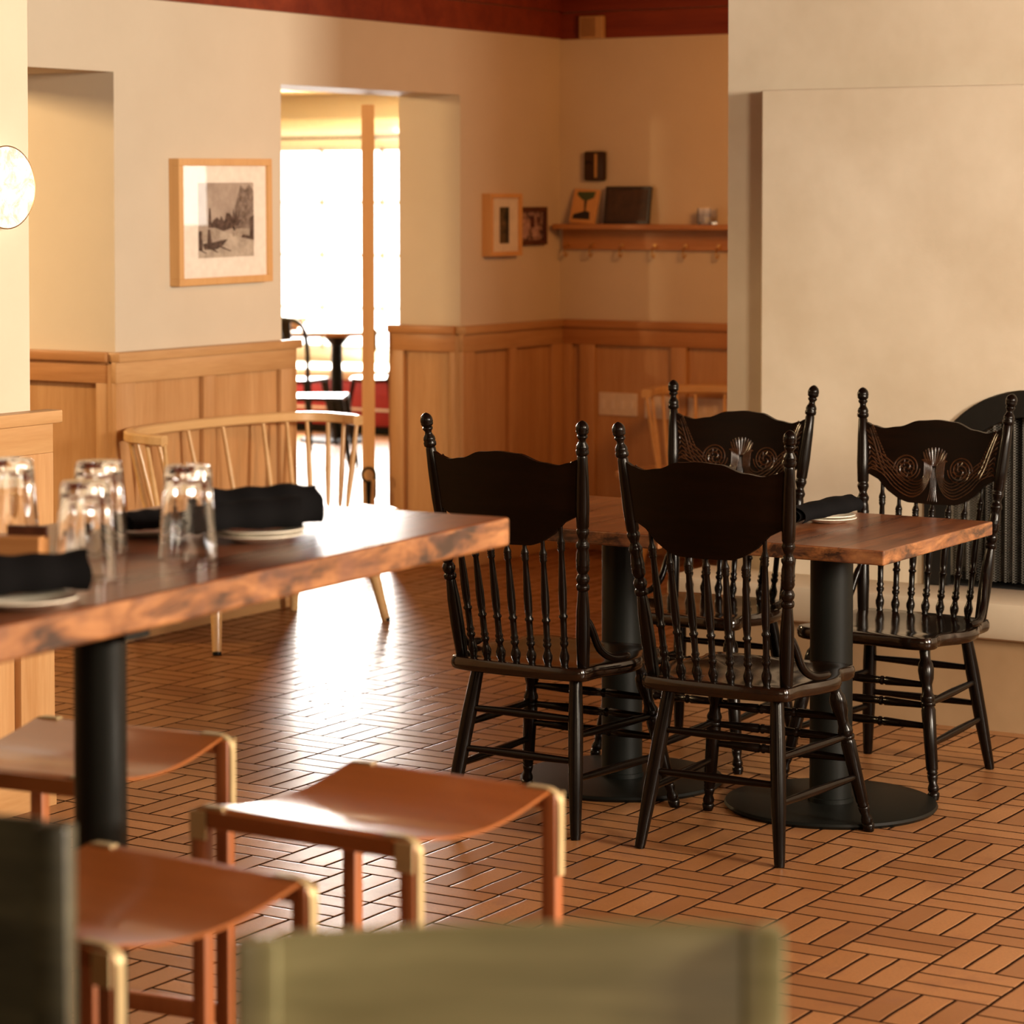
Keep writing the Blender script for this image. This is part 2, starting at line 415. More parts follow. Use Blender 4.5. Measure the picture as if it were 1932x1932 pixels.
# partition at the left
UP = -4.95
bm = B(); box(bm, UP-.2, UP, 1.0, 5.53, 0, 2.80); struct('wall_front', bm, M['plaster'])

# ------------------------------------------------------------------ wainscot
def wains(name, axis, face, sgn, a0, a1, panels, m, mh, endcap=.0):
    """face: wall plane; sgn: side it projects to; panels: list of (start,end) recesses along the run"""
    bm = B()
    def bb(s0, s1, d0, d1, z0, z1, mi=0, bev=0):
        lo, hi = sorted((face+sgn*d0, face+sgn*d1))
        if axis == 'y': box(bm, lo, hi, s0, s1, z0, z1, mi, bev)
        else: box(bm, s0, s1, lo, hi, z0, z1, mi, bev)
    bb(a0, a1, 0, .018, 0, 1.04)                       # backing panel boards
    edges = [a0]+[e for p in panels for e in p]+[a1]
    for i in range(0, len(edges), 2):
        if edges[i+1]-edges[i] > .004: bb(edges[i], edges[i+1], .018, .042, .11, .965, 0, .002)
    bb(a0, a1, .018, .042, .965, 1.045, 1, .002)       # top rail
    bb(a0, a1, .018, .046, 0, .11, 1, .002)            # base rail
    bb(a0, a1+endcap, 0, .058, 1.045, RAIL, 1, .004)   # cap
    return struct(name, bm, [m, mh], None, 30)
# left stretch of the picture wall
wains('trim_4', 'y', UA, 1, 7.72, 8.845, [(7.83, 8.24), (8.32, 8.74)], M['oak'], M['oak_h'], .02)
wains('trim_5', 'x', 7.765, -1, -7.45, UA, [(-7.3, UA-.06)], M['oak'], M['oak_x'])
# far stretch, jamb of the doorway, shelf wall
wains('trim_6', 'y', UA, 1, 10.092, VB, [(10.19, 10.49), (10.55, 10.87)], M['oak'], M['oak_h'])
wains('trim_7', 'x', 10.135, -1, UA-TA-.03, UA, [(UA-TA+.05, UA-.035)], M['oak'], M['oak_x'])
wains('trim_8', 'x', VB, -1, UA+.042, -2.6, [(-6.44, -6.395), (-6.315, -5.91), (-5.83, -5.42), (-5.34, -4.93), (-4.85, -4.4), (-4.3, -3.8), (-3.7, -3.2)], M['oak'], M['oak_x'])
wains('trim_9', 'y', UP, 1, 1.0, 5.575, [(2.1, 3.0), (3.1, 4.0), (4.1, 4.72), (4.82, 5.44)], M['oak'], M['oak_h'], .022)
# stained boards above the plaster
bm = B()
for i in range(3):
    z0 = 2.40+i*.127
    box(bm, UA, UA+.022+.004*(i % 2), 1.0, VB, z0, z0+.124, 0, .003)
struct('trim_10', bm, M['redwood'])
bm = B()
for i in range(3):
    z0 = 2.395+i*.127
    box(bm, UA+.02, -2.6, VB-.026-.004*(i % 2), VB, z0, z0+.124, 0, .003)
struct('trim_11', bm, M['redwood'])

# ================================================================== ADJOINING ROOM
bm = B(); box(bm, -13.2, UA-TA, 3.0, 16.3, 2.40, 2.55); struct('ceiling_far', bm, M['yellow'])
WZ0, WZ1 = .55, 2.01
VW = 16.0
bm = B()
box(bm, -13.2, -12.6, VW, VW+.2, 0, 2.42); box(bm, -9.4, -6.4, VW, VW+.2, 0, 2.42)
box(bm, -12.6, -9.4, VW, VW+.2, WZ1, 2.42); box(bm, -12.6, -9.4, VW, VW+.2, 0, WZ0)
struct('wall_far', bm, M['plaster'])
bm = B(); box(bm, -13.4, -13.2, 3.0, 16.2, 0, 2.55); struct('wall_far_left', bm, M['yellow'])
bm = B(); box(bm, -13.2, UA-TA, 2.8, 3.0, 0, 2.55); struct('wall_far_near', bm, M['yellow'])
bm = B()
for k in range(7):
    u = -12.6+k*.533+(-.00); box(bm, u-.012, u+.012, VW+.03, VW+.06, WZ0, WZ1)
for z in (WZ0+.015, .85, 1.232, 1.614, WZ1-.012): box(bm, -12.6, -9.4, VW+.03, VW+.06, z-.012, z+.012)
wf = struct('window_1', bm, M['white'])
bm = B(); box(bm, -12.6, -9.4, VW+.09, VW+.1, WZ0, WZ1); struct('window_pane', bm, M['pane'], wf)
# roller blind with its fabric partly down, and the rod in front of it
t = thing('roller_blind', 'rolled pale fabric blind across the top of the bright far window', 'blind', (-11.0, VW-.08, 2.16))
bm = B(); turned(bm, (-1.5, 0, 0), (1.5, 0, 0), [(0, .06), (1, .06)], 20); obj('fabric_roll', bm, M['white'], t, 40)
bm = B(); box(bm, -1.5, 1.5, -.004, .0, -.145, -.03); obj('fabric', bm, M['white'], t)
t = thing('curtain_rod', 'thin dark curtain rod in front of the far window blind', 'curtain rod', (-11.0, VW-.2, 2.075))
bm = B(); turned(bm, (-1.5, 0, 0), (1.5, 0, 0), [(0, .009), (1, .009)], 10); obj('rod', bm, M['iron'], t, 40)
bm = B(); turned(bm, (-.02, 0, 0), (.03, 0, 0), [(0, .01), (.3, .026), (.7, .026), (1, .01)], 12); box(bm, 0, .02, 0, .2, -.012, .012); obj('rod_bracket', bm, M['iron'], t, 40)
# spotlight on the ceiling
t = thing('ceiling_spotlight', 'small black spotlight on the yellow ceiling beyond the doorway', 'spotlight', (-9.35, 13.3, 2.40))
bm = B(); turned(bm, (0, 0, -.0), (0, 0, -.03), [(0, .03), (1, .03)], 14); tube(bm, [(0, 0, -.02), (0, 0, -.07)], .008); obj('mount', bm, M['iron'], t, 40)
bm = B(); turned(bm, (-.07, -.02, -.08), (.06, .03, -.06), [(0, .026), (.1, .03), (.8, .034), (1, .034)], 16); obj('lamp_head', bm, M['iron'], t, 40)

# red banquette under the window
t = thing('red_banquette', 'red upholstered bench seat under the bright far window', 'banquette', (-11.0, 15.68, 0))
bm = B(); box(bm, -1.6, 1.6, -.26, .28, .06, .38, 0, .02); obj('base_front', bm, M['red'], t, 40)
bm = B(); box(bm, -1.6, 1.6, -.29, .28, .38, .46, 0, .025); obj('seat_cushion', bm, M['white'], t, 40)
bm = B(); box(bm, -1.6, 1.6, -.275, -.262, .17, .185); obj('piping', bm, M['white'], t)
bm = B(); box(bm, -1.58, 1.58, -.2, .26, 0, .06); obj('plinth', bm, M['iron'], t)

# round-edged wooden table in front of the window
t = thing('cafe_table', 'round wooden cafe table silhouetted against the far window', 'table', (-10.75, 14.95, 0))
bm = B(); turned(bm, (0, 0, .72), (0, 0, .755), [(0, .40), (.2, .42), (.8, .42), (1, .41)], 48); obj('tabletop', bm, M['oak_x'], t, 40)
bm = B(); turned(bm, (.12, -.0, .02), (.12, 0, .72), [(0, .045), (.9, .04), (1, .10)], 16); obj('pedestal', bm, M['iron'], t, 40)
bm = B(); turned(bm, (.12, 0, 0), (.12, 0, .02), [(0, .26), (1, .25)], 32); obj('base_plate', bm, M['iron'], t, 40)
bm = B()
prof = [(0, .04), (.15, .05), (.5, .085), (1, .12)]
turned(bm, (0, 0, 0), (0, 0, .07), prof, 24)
b_ = obj('serving_bowl', bm, M['white'], None, 50, (-10.93, 14.85, .756)); tag(b_, 'pale bowl on the far cafe table in front of the window', 'bowl')
bm = B(); box(bm, -.09, .12, -.05, .05, 0, .012, 0, .003)
b_ = obj('folded_cloth', bm, M['white'], None, 50, (-10.90, 14.85, .829)); tag(b_, 'pale folded cloth lying across the bowl on the far cafe table', 'cloth')

# stamped metal chairs
def metal_chair():
    t = thing('metal_chair', '', 'chair')
    bm = B()
    prism(bm, [(-.18, -.17), (.18, -.17), (.2, .18), (-.2, .18)], .43, .455); obj('seat', bm, M['gunmetal'], t)
    for sx in (-1, 1):
        for sy in (-1, 1):
            bm = B()
            tube(bm, [(sx*.17, sy*.16, .44), (sx*.225, sy*.235, 0)], [.030, .013], 6); obj('leg', bm, M['gunmetal'], t, 40)
    bm = B()
    tube(bm, bez([(-.18, -.17, .44), (-.19, -.215, .70), (-.15, -.24, .83), (0, -.25, .86), (.15, -.24, .83), (.19, -.215, .70), (.18, -.17, .44)], 30), .017)
    obj('back_frame', bm, M['gunmetal'], t, 40)
    bm = B(); prism(bm, [(-.09, -.005), (.09, -.005), (.09, .004), (-.09, .004)], .44, .86)
    for v in bm.verts: v.co.y -= .17+(v.co.z-.44)*.19
    obj('back_splat', bm, M['gunmetal'], t)
    return t
mc = metal_chair(); mc.location = (-9.60, 13.28, 0); mc.rotation_euler = (0, 0, math.radians(-60))
mc['label'] = 'dark metal chair just inside the doorway, tallest of the chairs in the far room'; mc['group'] = 'metal chairs in the far room'
dup(mc, (-10.62, 14.42, 0), math.radians(15), 'dark metal chair in front of the red bench seat under the far table', 'metal chairs in the far room')
# bentwood loop chair
t = thing('bentwood_chair', 'black chair with a round looped back beside the far cafe table', 'chair', (-10.12, 14.72, 0), math.radians(100))
bm = B(); turned(bm, (0, 0, .44), (0, 0, .465), [(0, .19), (.5, .2), (1, .19)], 32); obj('seat', bm, M['black'], t, 40)
bm = B(); tube(bm, [(.19*math.cos(a), -.17-.07*math.sin(a) if math.sin(a) > 0 else -.17, .66+.20*math.sin(a)) for a in [i*2*PI/40 for i in range(41)]], .013); obj('back_loop', bm, M['black'], t, 40)
for s in (-1, 1):
    bm = B(); tube(bm, [(s*.16, -.12, .45), (s*.15, -.17, .56)], .011); obj('back_support', bm, M['black'], t, 40)
for sx in (-1, 1):
    for sy in (-1, 1):
        bm = B(); tube(bm, [(sx*.13, sy*.13, .44), (sx*.19, sy*.19, 0)], [.015, .011]); obj('leg', bm, M['black'], t, 40)

# open door leaf seen on edge
d = Vector((-.571, .821, 0)); nrm = Vector((.821, .571, 0)); p0 = Vector((-6.93, 10.005, 0))-nrm*.008
bm = B()
def leafbox(a0, a1, b0, b1, z0, z1):
    vs = box(bm, 0, 1, 0, 1, z0, z1)
    for v in vs: 
        q = p0+d*(a0+v.co.x*(a1-a0))+nrm*(b0+v.co.y*(b1-b0)); v.co = Vector((q.x, q.y, v.co.z))
leafbox(0, .8, -.029, .029, .01, 2.07)
recalc(bm); dr = struct('door_1', bm, M['frame'])
bm = B(); leafbox(-.004, .03, .029, .036, .96, 1.06); leafbox(-.004, .03, .029, .036, .3, .4); struct('door_hinge', recalc(bm), M['iron'], dr)
bm = B()
q = p0-d*.02
ring = [q+Vector((0, 0, .405))+nrm*(.030*math.cos(a))+Vector((0, 0, .032*math.sin(a))) for a in [i*PI/10-.6 for i in range(19)]]
tube(bm, ring, .006); tube(bm, [q+Vector((0, 0, .375)), q+Vector((0, 0, .20))], [.013, .006])
struct('door_bolt', bm, M['iron'], dr, 40)

# ================================================================== ON THE WALLS
def picture(name, label, v0, v1, z0, z1, depth, fw, mf, tilt=0, matw=None, glass=True, pieces=None, printrect=None, pbase=None):
    """hangs on the picture wall, local x = depth, y along the wall"""
    cy, cz = (v0+v1)/2, (z0+z1)/2; hw, hh = (v1-v0)/2, (z1-z0)/2
    t = thing(name, label, 'picture', (UA+.0, cy, cz)); t.rotation_euler = (tilt, 0, 0)
    bm = B()
    box(bm, 0, depth, -hw, hw, hh-fw, hh, 0, .0015); box(bm, 0, depth, -hw, hw, -hh, -hh+fw, 0, .0015)
    box(bm, 0, depth, -hw, -hw+fw, -hh+fw, hh-fw, 0, .0015); box(bm, 0, depth, hw-fw, hw, -hh+fw, hh-fw, 0, .0015)
    obj('frame', bm, mf, t)
    bm = B(); box(bm, .004, depth-.012, -hw+fw, hw-fw, -hh+fw, hh-fw); obj('mat_board', bm, M['mat'] if matw else pbase, t)
    if printrect:
        y0, y1, a0, a1 = printrect
        bm = B(); box(bm, depth-.012, depth-.0112, y0, y1, a0, a1)
        pr = obj('print', bm, pbase, t)
        if pieces:
            for li, (nm, polys, mm) in enumerate(pieces):
                for k, poly in enumerate(polys):
                    bm = B()
                    vs = [bm.verts.new((depth-.0110+.0001*(k+li), y0+(y1-y0)*x, a0+(a1-a0)*y)) for x, y in poly]
                    f = bm.faces.new(vs); bm.normal_update()
                    if f.normal.x < 0: f.normal_flip()
                    obj(nm, bm, mm, pr)
    if glass:
        bm = B(); bm.faces.new([bm.verts.new((depth-.007, y, z)) for y, z in ((-hw+fw, -hh+fw), (hw-fw, -hh+fw), (hw-fw, hh-fw), (-hw+fw, hh-fw))]); bm.normal_update(); obj('glass', bm, M['picglass'], t)
    return t
def noisy(name, c1, c2, scale, lo=.35, hi=.65):
    m, nt, b = mat(name); n = NOISE(nt, OBJ(nt), scale, 5, .7)
    nt.links.new(RAMP(nt, n, [(lo, c1), (hi, c2)]), b.inputs['Base Color']); b.inputs['Roughness'].default_value = .6
    return m
P_sky = noisy('print_sky', (.33, .25, .20), (.48, .39, .32), 6)
P_dark = noisy('print_trees', (.02, .012, .010), (.16, .10, .08), 60)
P_mid = noisy('print_branches', (.10, .065, .05), (.34, .26, .21), 45)
P_gr = noisy('print_ground', (.36, .29, .23), (.56, .47, .38), 18)
P_wall = noisy('print_walls', (.28, .21, .16), (.46, .38, .30), 30)
hw = .5
tree = [[(.60, .44), (.64, .62), (.70, .80), (.76, .97), (.84, .90), (.92, .98), (1, .88), (1, .30), (.62, .36)]]
darks = [[(0, .36), (0, .10), (.07, .10), (.07, .36)], [(.07, .19), (.10, .11), (.32, .11), (.42, .15), (.52, .24), (.40, .23), (.24, .20), (.20, .38), (.16, .38), (.15, .20)],
         [(.17, .40), (.19, .66), (.215, .66), (.235, .40)],
         [(.20, .40), (.26, .50), (.33, .54), (.38, .50), (.40, .56), (.46, .48), (.50, .60), (.56, .58), (.60, .48), (.64, .40), (.44, .35), (.30, .40)],
         [(.02, .12), (.02, .10), (.13, .055), (.14, .065)], [(.16, .13), (.33, .065), (.35, .07), (.22, .14)], [(.36, .14), (.57, .075), (.58, .085), (.40, .15)],
         [(.60, .42), (.57, .50), (.55, .60), (.61, .53), (.62, .66), (.65, .54), (.68, .67), (.69, .54), (.74, .62), (.72, .50), (.78, .50), (.71, .42)],
         [(.93, .52), (1, .56), (1, .22), (.92, .26)], [(.76, .26), (1, .22), (1, .26), (.80, .30)]]
ground = [[(0, 0), (1, 0), (1, .25), (.66, .29), (.40, .36), (.36, .20), (0, .22)]]
walls = [[(.20, .24), (.20, .38), (.38, .40), (.38, .26)], [(.61, .28), (.61, .44), (.645, .44), (.645, .27)], [(.66, .28), (.67, .38), (.93, .38), (.93, .25)], [(.06, .24), (.06, .36), (.16, .36), (.16, .22)]]
t = picture('framed_photograph', 'large maple-framed black and white street photograph hanging left of the doorway', 8.085, 8.675, 1.318, 1.806, .05, .028, M['frame'],
        math.radians(.5), True, True,
        [('printed_ground', ground, P_gr), ('printed_wall', walls, P_wall), ('printed_tree', tree, P_mid), ('printed_shadow', darks, P_dark)],
        (-.165, .185, -.140, .150), P_sky)
P_a = noisy('print_foliage', (.02, .025, .01), (.20, .12, .05), 40)
picture('framed_print', 'maple-framed print with a narrow dark image in a wide mat, right of the doorway', 10.315, 10.585, 1.388, 1.672, .05, .02, M['frame'], 0, True, True,
        [('printed_stripe', [[(.6, 0), (1, 0), (1, 1), (.62, 1)]], noisy('print_dark_stripe', (.01, .012, .006), (.05, .04, .02), 30))], (-.045, .035, -.085, .08), P_a)
P_b = noisy('print_people', (.05, .02, .02), (.52, .32, .28), 38, .42, .58)
picture('dark_framed_photograph', 'small dark-framed colour photograph of people, hanging in the corner next to the shelf', 10.60, 10.845, 1.434, 1.61, .028, .022, M['darkframe'], 0, False, True,
        [('printed_dress', [[(.05, .1), (.25, .02), (.45, .5), (.30, .62), (.08, .5)], [(.5, .1), (.85, .1), (.8, .5), (.55, .5)]], noisy('print_dress', (.40, .24, .22), (.62, .42, .38), 30)),
         ('printed_figure', [[(.42, .45), (.62, .45), (.58, .85), (.44, .85)], [(.7, .6), (.85, .6), (.82, .82), (.72, .82)]], noisy('print_figure', (.03, .008, .01), (.14, .03, .03), 30))],
        (-.098, .098, -.064, .064), P_b)

# shelf with pegs
t = thing('peg_shelf', 'long wooden shelf with a row of pegs below, on the back wall', 'shelf', (-5.9, VB, 1.53))
bm = B(); box(bm, -.60, 1.0, -.12, 0, -.024, 0, 0, .003); obj('shelf_board', bm, M['oak_x'], t)
bm = B(); box(bm, -.60, 1.0, -.022, 0, -.12, -.024, 0, .002); obj('peg_rail', bm, M['oak_x'], t)
for u in (-6.47, -6.335, -6.175, -6.0, -5.84, -5.67, -5.51, -5.35, -5.19, -5.03):
    bm = B(); x = u+5.9
    tube(bm, bez([(x, -.02, -.10), (x, -.05, -.115), (x, -.055, -.145), (x, -.035, -.152), (x, -.03, -.135)], 10), .004, 6)
    turned(bm, (x, -.02, -.1), (x, -.03, -.1), [(0, .012), (1, .010)], 10)
    obj('peg', bm, M['brass'], t, 50)
# things on the shelf
t = thing('picture_card', 'small tile with a green tree picture leaning at the left end of the shelf', 'card', (-6.375, VB-.055, 1.531)); t.rotation_euler = (math.radians(-14), math.radians(3), 0)
bm = B(); box(bm, -.068, .068, -.007, .007, 0, .165, 0, .003); obj('tile_body', bm, flat('ochre_tile', (.62, .33, .12), .5), t)
bm = B()
for poly in ([(-.045, .15), (.05, .155), (.045, .125), (.012, .11), (-.015, .112), (-.045, .135)],):
    bm.faces.new([bm.verts.new((x, -.0078, z)) for x, z in poly])
bm.normal_update(); obj('painted_crown', bm, flat('dark_green_paint', (.05, .08, .03), .5), t)
bm = B()
for poly in ([(-.055, .02), (.04, .02), (.035, .055), (.012, .062), (-.05, .042)], [(.004, .06), (.012, .06), (.010, .112), (-.004, .112)]):
    bm.faces.new([bm.verts.new((x, -.0078, z)) for x, z in poly])
bm.normal_update(); obj('painted_rock', bm, flat('black_paint', (.012, .01, .012), .5), t)
t = thing('dark_picture', 'dark brown landscape-format frame leaning on the shelf', 'picture', (-6.14, VB-.05, 1.531)); t.rotation_euler = (math.radians(-9), 0, 0)
bm = B()
box(bm, -.12, .12, -.008, .008, 0, .012); box(bm, -.12, .12, -.008, .008, .163, .175); box(bm, -.12, -.108, -.008, .008, .012, .163); box(bm, .108, .12, -.008, .008, .012, .163)
obj('frame', bm, flat('black_brown_frame', (.02, .01, .006), .35), t)
bm = B(); box(bm, -.108, .108, -.004, .006, .012, .163); obj('print', bm, noisy('dark_brown_print', (.035, .016, .007), (.07, .032, .014), 16), t)
t = thing('votive_holder', 'small square glass candle holder at the right end of the shelf', 'candle holder', (-5.715, VB-.055, 1.530))
bm = B()
def tumbler_sq(bm, w, h, th):
    o = [(-w, -w), (w, -w), (w, w), (-w, w)]; i = [(x*(1-th/w), y*(1-th/w)) for x, y in o]
    A = [bm.verts.new((x, y, 0)) for x, y in o]; Bv = [bm.verts.new((x, y, h)) for x, y in o]
    Cc = [bm.verts.new((x, y, h)) for x, y in i]; D = [bm.verts.new((x, y, .012)) for x, y in i]
    bm.faces.new(list(reversed(A))); bm.faces.new(D)
    for k in range(4):
        n = (k+1) % 4
        bm.faces.new((A[k], A[n], Bv[n], Bv[k])); bm.faces.new((Bv[k], Bv[n], Cc[n], Cc[k])); bm.faces.new((Cc[k], Cc[n], D[n], D[k]))
tumbler_sq(bm, .033, .075, .004); obj('glass_cup', recalc(bm), M['glass'], t)
bm = B(); turned(bm, (0, 0, .0125), (0, 0, .035), [(0, .019), (1, .019)], 16); obj('candle', bm, M['china'], t, 40)
# chime box above the shelf
t = thing('wall_chime', 'small dark rounded wall box above the shelf', 'wall box', (-6.325, VB, 1.80))
bm = B(); box(bm, -.056, .056, -.035, 0, -.07, .07, 0, .012); obj('case', bm, flat('dark_bronze', (.05, .024, .010), .35, .4), t, 40)
bm = B(); box(bm, .006, .020, -.038, -.034, -.055, .058, 0, .001); obj('bright_strip', bm, M['brass'], t)
bm = B(); tube(bm, bez([(-.045, -.036, .012), (-.025, -.037, .022), (-.005, -.036, .012)], 8), .003, 6); obj('emblem', bm, M['iron'], t, 40)
# speaker on the red boards
t = thing('wall_speaker', 'small beige louvred box fixed to the red boards by the ceiling', 'speaker', (-6.325, VB-.03, 2.446))
bm = B(); box(bm, -.062, .062, -.034, 0, -.052, .052, 0, .004); obj('case', bm, flat('beige_plastic', (.50, .30, .13), .5), t)
bm = B()
for k in range(9): x = -.050+k*.0088; box(bm, x, x+.0045, -.037, -.034, -.044, .044)
obj('grille', bm, flat('beige_grille', (.34, .18, .07), .5), t)
# socket plates on the wainscot
for i, (u0, u1, z0, z1, lab) in enumerate([(-6.30, -6.095, .635, .742, 'pale four-gang wall plate on the back wainscot, left of the other one'), (-6.055, -5.60, .630, .735, 'long pale wall plate on the back wainscot behind the spindles of the far bench')]):
    t = thing('wall_plate', lab, 'wall plate', ((u0+u1)/2, VB-.018, (z0+z1)/2)); h = (u1-u0)/2; hz = (z1-z0)/2
    if i == 1: t.location.y = VB-.018
    bm = B(); box(bm, -h, h, -.007, 0, -hz, hz, 0, .002); obj('cover', bm, M['plate'], t)
    n = 4 if i == 0 else 8
    for k in range(n):
        x = -h+(k+.5)*2*h/n; bm = B(); box(bm, x-.008, x+.008, -.010, -.007, -.02, .02, 0, .001); obj('switch', bm, M['mat'], t)

# alabaster sconce on the partition
t = thing('wall_sconce', 'round glowing alabaster wall light with a thin brass rim, on the left partition', 'wall light', (UP, 5.395, 1.683))
bm = B(); turned(bm, (.0, 0, 0), (.03, 0, 0), [(0, .05), (1, .05)], 24); obj('back_plate', bm, M['brass'], t, 40)
bm = B(); turned(bm, (.03, 0, 0), (.052, 0, 0), [(0, .092), (.2, .105), (.75, .108), (1, .100)], 48); obj('alabaster_disc', bm, M['lamp'], t, 40)
bm = B(); tube(bm, [(.045, .109*math.cos(a), .109*math.sin(a)) for a in [i*2*PI/64 for i in range(65)]], .0022, 6); obj('brass_rim', bm, M['brass'], t, 50)

# small arched window in the back wall beyond the chimney wall (it shows in the picture glass)
bm = B()
o = [(-4.36, 1.50), (-4.355, 1.78)]+[(-4.10-.25*math.cos(a), 1.78+.32*math.sin(a)) for a in [i*PI/12 for i in range(1, 12)]]+[(-3.845, 1.78), (-3.84, 1.50)]
wv = [bm.verts.new((x, VB-.006, z)) for x, z in o]; bm.faces.new(wv); recalc(bm)
w2b = B(); tube(w2b, [(x, VB-.008, z) for x, z in o]+[(o[0][0], VB-.008, o[0][1])], .012, 6)
w2 = struct('window_2', w2b, M['white']); struct('window_pane', bm, M['hiddenwin'], w2)

# ================================================================== FIREPLACE SCREEN
t = thing('fireplace_screen', 'black arched metal fireplace surround with hanging mesh curtains', 'fireplace screen', (AC, VF, .411))
bm = B()
n = 32; ro, ri = .355, .275; zc = AZ-.411
def arch_at(r): return [(-r, 0.002)]+[(-r*math.cos(PI*i/n), zc+r*math.sin(PI*i/n)) for i in range(n+1)]+[(r, 0.002)]
ao, ai = arch_at(ro), arch_at(ri)
rings = []
for (x0, z0), (x1, z1) in zip(ao, ai): rings.append([Vector((x0, -.012, z0)), Vector((x1, -.012, z1)), Vector((x1, .02, z1)), Vector((x0, .02, z0))])
rings_to_mesh(bm, rings); obj('frame', recalc(bm), M['screen'], t)
for s in (-1, 1):
    bm = B(); cols = 46; rows = 12; g = []
    for i in range(cols+1):
        x = s*(.275-.26*i/cols); zt = zc+math.sqrt(max(ri*ri-x*x, .0))-.002
        y = .035+.012*math.sin(i*1.15+.8*math.sin(i*.31))+.005*math.sin(i*.63+1)
        g.append([bm.verts.new((x, y, .02+(zt-.02)*j/rows)) for j in range(rows+1)])
    for i in range(cols):
        for j in range(rows): bm.faces.new((g[i][j], g[i+1][j], g[i+1][j+1], g[i][j+1]))
    obj('mesh_curtain', recalc(bm), M['mesh'], t, 60)
bm = B(); tube(bm, [(-.27, .05, zc+.04), (.27, .05, zc+.04)], .006); obj('curtain_rod', bm, M['screen'], t, 40)
for k, (x, y, a, r) in enumerate([(.0, .13, .05, .045), (.02, .28, -.05, .05), (.0, .205, .1, .04)]):
    bm = B(); L = .19
    dx, dy = math.cos(a)*L, math.sin(a)*L
    tube(bm, [(-dx, -dy, 0), (-dx*.3, -dy*.3, .006), (dx*.4, dy*.4, -.004), (dx, dy, 0)], [r, r*1.06, r, r*.94], 12)
    lg = obj('firewood_log', bm, M['soot'], None, 50, (AC+x, VF+y, .413+r*1.07+(.078 if k == 2 else 0)))
    tag(lg, ['charred log lying in the fireplace, front one of the lower pair', 'charred log lying in the fireplace, rear one of the lower pair', 'charred log resting on top of the other two in the fireplace'][k], 'log', 'logs in the fireplace')

# ================================================================== PRESSED-BACK CHAIRS
def crest_y(x, z):     # surface of the curved back at (x, z)
    base = -.175-(z-.44)*.150
    return base-.032*(1-(x/.235)**2)
POST = [(0, .0135), (.02, .0165), (.14, .0185), (.24, .0175), (.315, .0135), (.322, .0125), (.327, .0165), (.338, .0175), (.345, .0165), (.350, .0130),
        (.360, .0165), (.372, .0180), (.384, .0150), (.392, .0115), (.402, .0155), (.412, .0175), (.424, .0165), (.428, .0180), (.434, .0165), (.446, .0182), (.452, .0168),
        (.470, .0165), (.488, .0140), (.498, .0172), (.508, .0178), (.516, .0150), (.530, .0108), (.544, .0140), (.556, .0172), (.566, .0165), (.572, .0140),
        (.580, .0165), (.66, .0180), (.78, .0160), (.856, .0135), (.862, .0120), (.868, .0165), (.880, .0172), (.886, .0150), (.892, .0165), (.902, .0150), (.915, .0098), (.925, .0090),
        (.934, .0135), (.940, .0140), (.944, .0110), (.950, .0150), (.956, .0168), (.960, .0158), (.964, .0170), (.976, .0165), (.986, .0138), (.994, .0090), (.999, .0035), (1, .001)]
SPIN = [(0, .0080), (.02, .0105), (.03, .0085), (.07, .0125), (.095, .0130), (.13, .0085), (.155, .0070), (.175, .0110), (.19, .0115), (.20, .0085), (.22, .0110), (.235, .0085),
        (.33, .0085), (.355, .0085), (.365, .0115), (.378, .0115), (.388, .0085), (.45, .0105), (.55, .0110), (.70, .0088), (.82, .0070), (.835, .0095), (.845, .0100), (.852, .0085), (.862, .0105), (.872, .0088), (.882, .0105), (.90, .0095), (.925, .0060), (1, .0055)]
FLEG = [(0, .012), (.02, .0150), (.045, .0165), (.055, .0125), (.065, .0155), (.085, .0150), (.11, .0110), (.14, .0140), (.16, .0150), (.165, .0130), (.175, .0155), (.185, .0135), (.20, .0165),
        (.45, .0185), (.58, .0200), (.60, .0170), (.605, .0205), (.625, .0205), (.63, .0175), (.65, .0205), (.665, .0195), (.69, .0150), (.74, .0145), (.78, .0200), (.84, .0225), (.88, .0200), (.90, .0150), (.93, .0145), (1, .0165)]
RLEG = [(0, .0125), (.03, .0140), (.35, .0190), (.7, .0200), (1, .0165)]
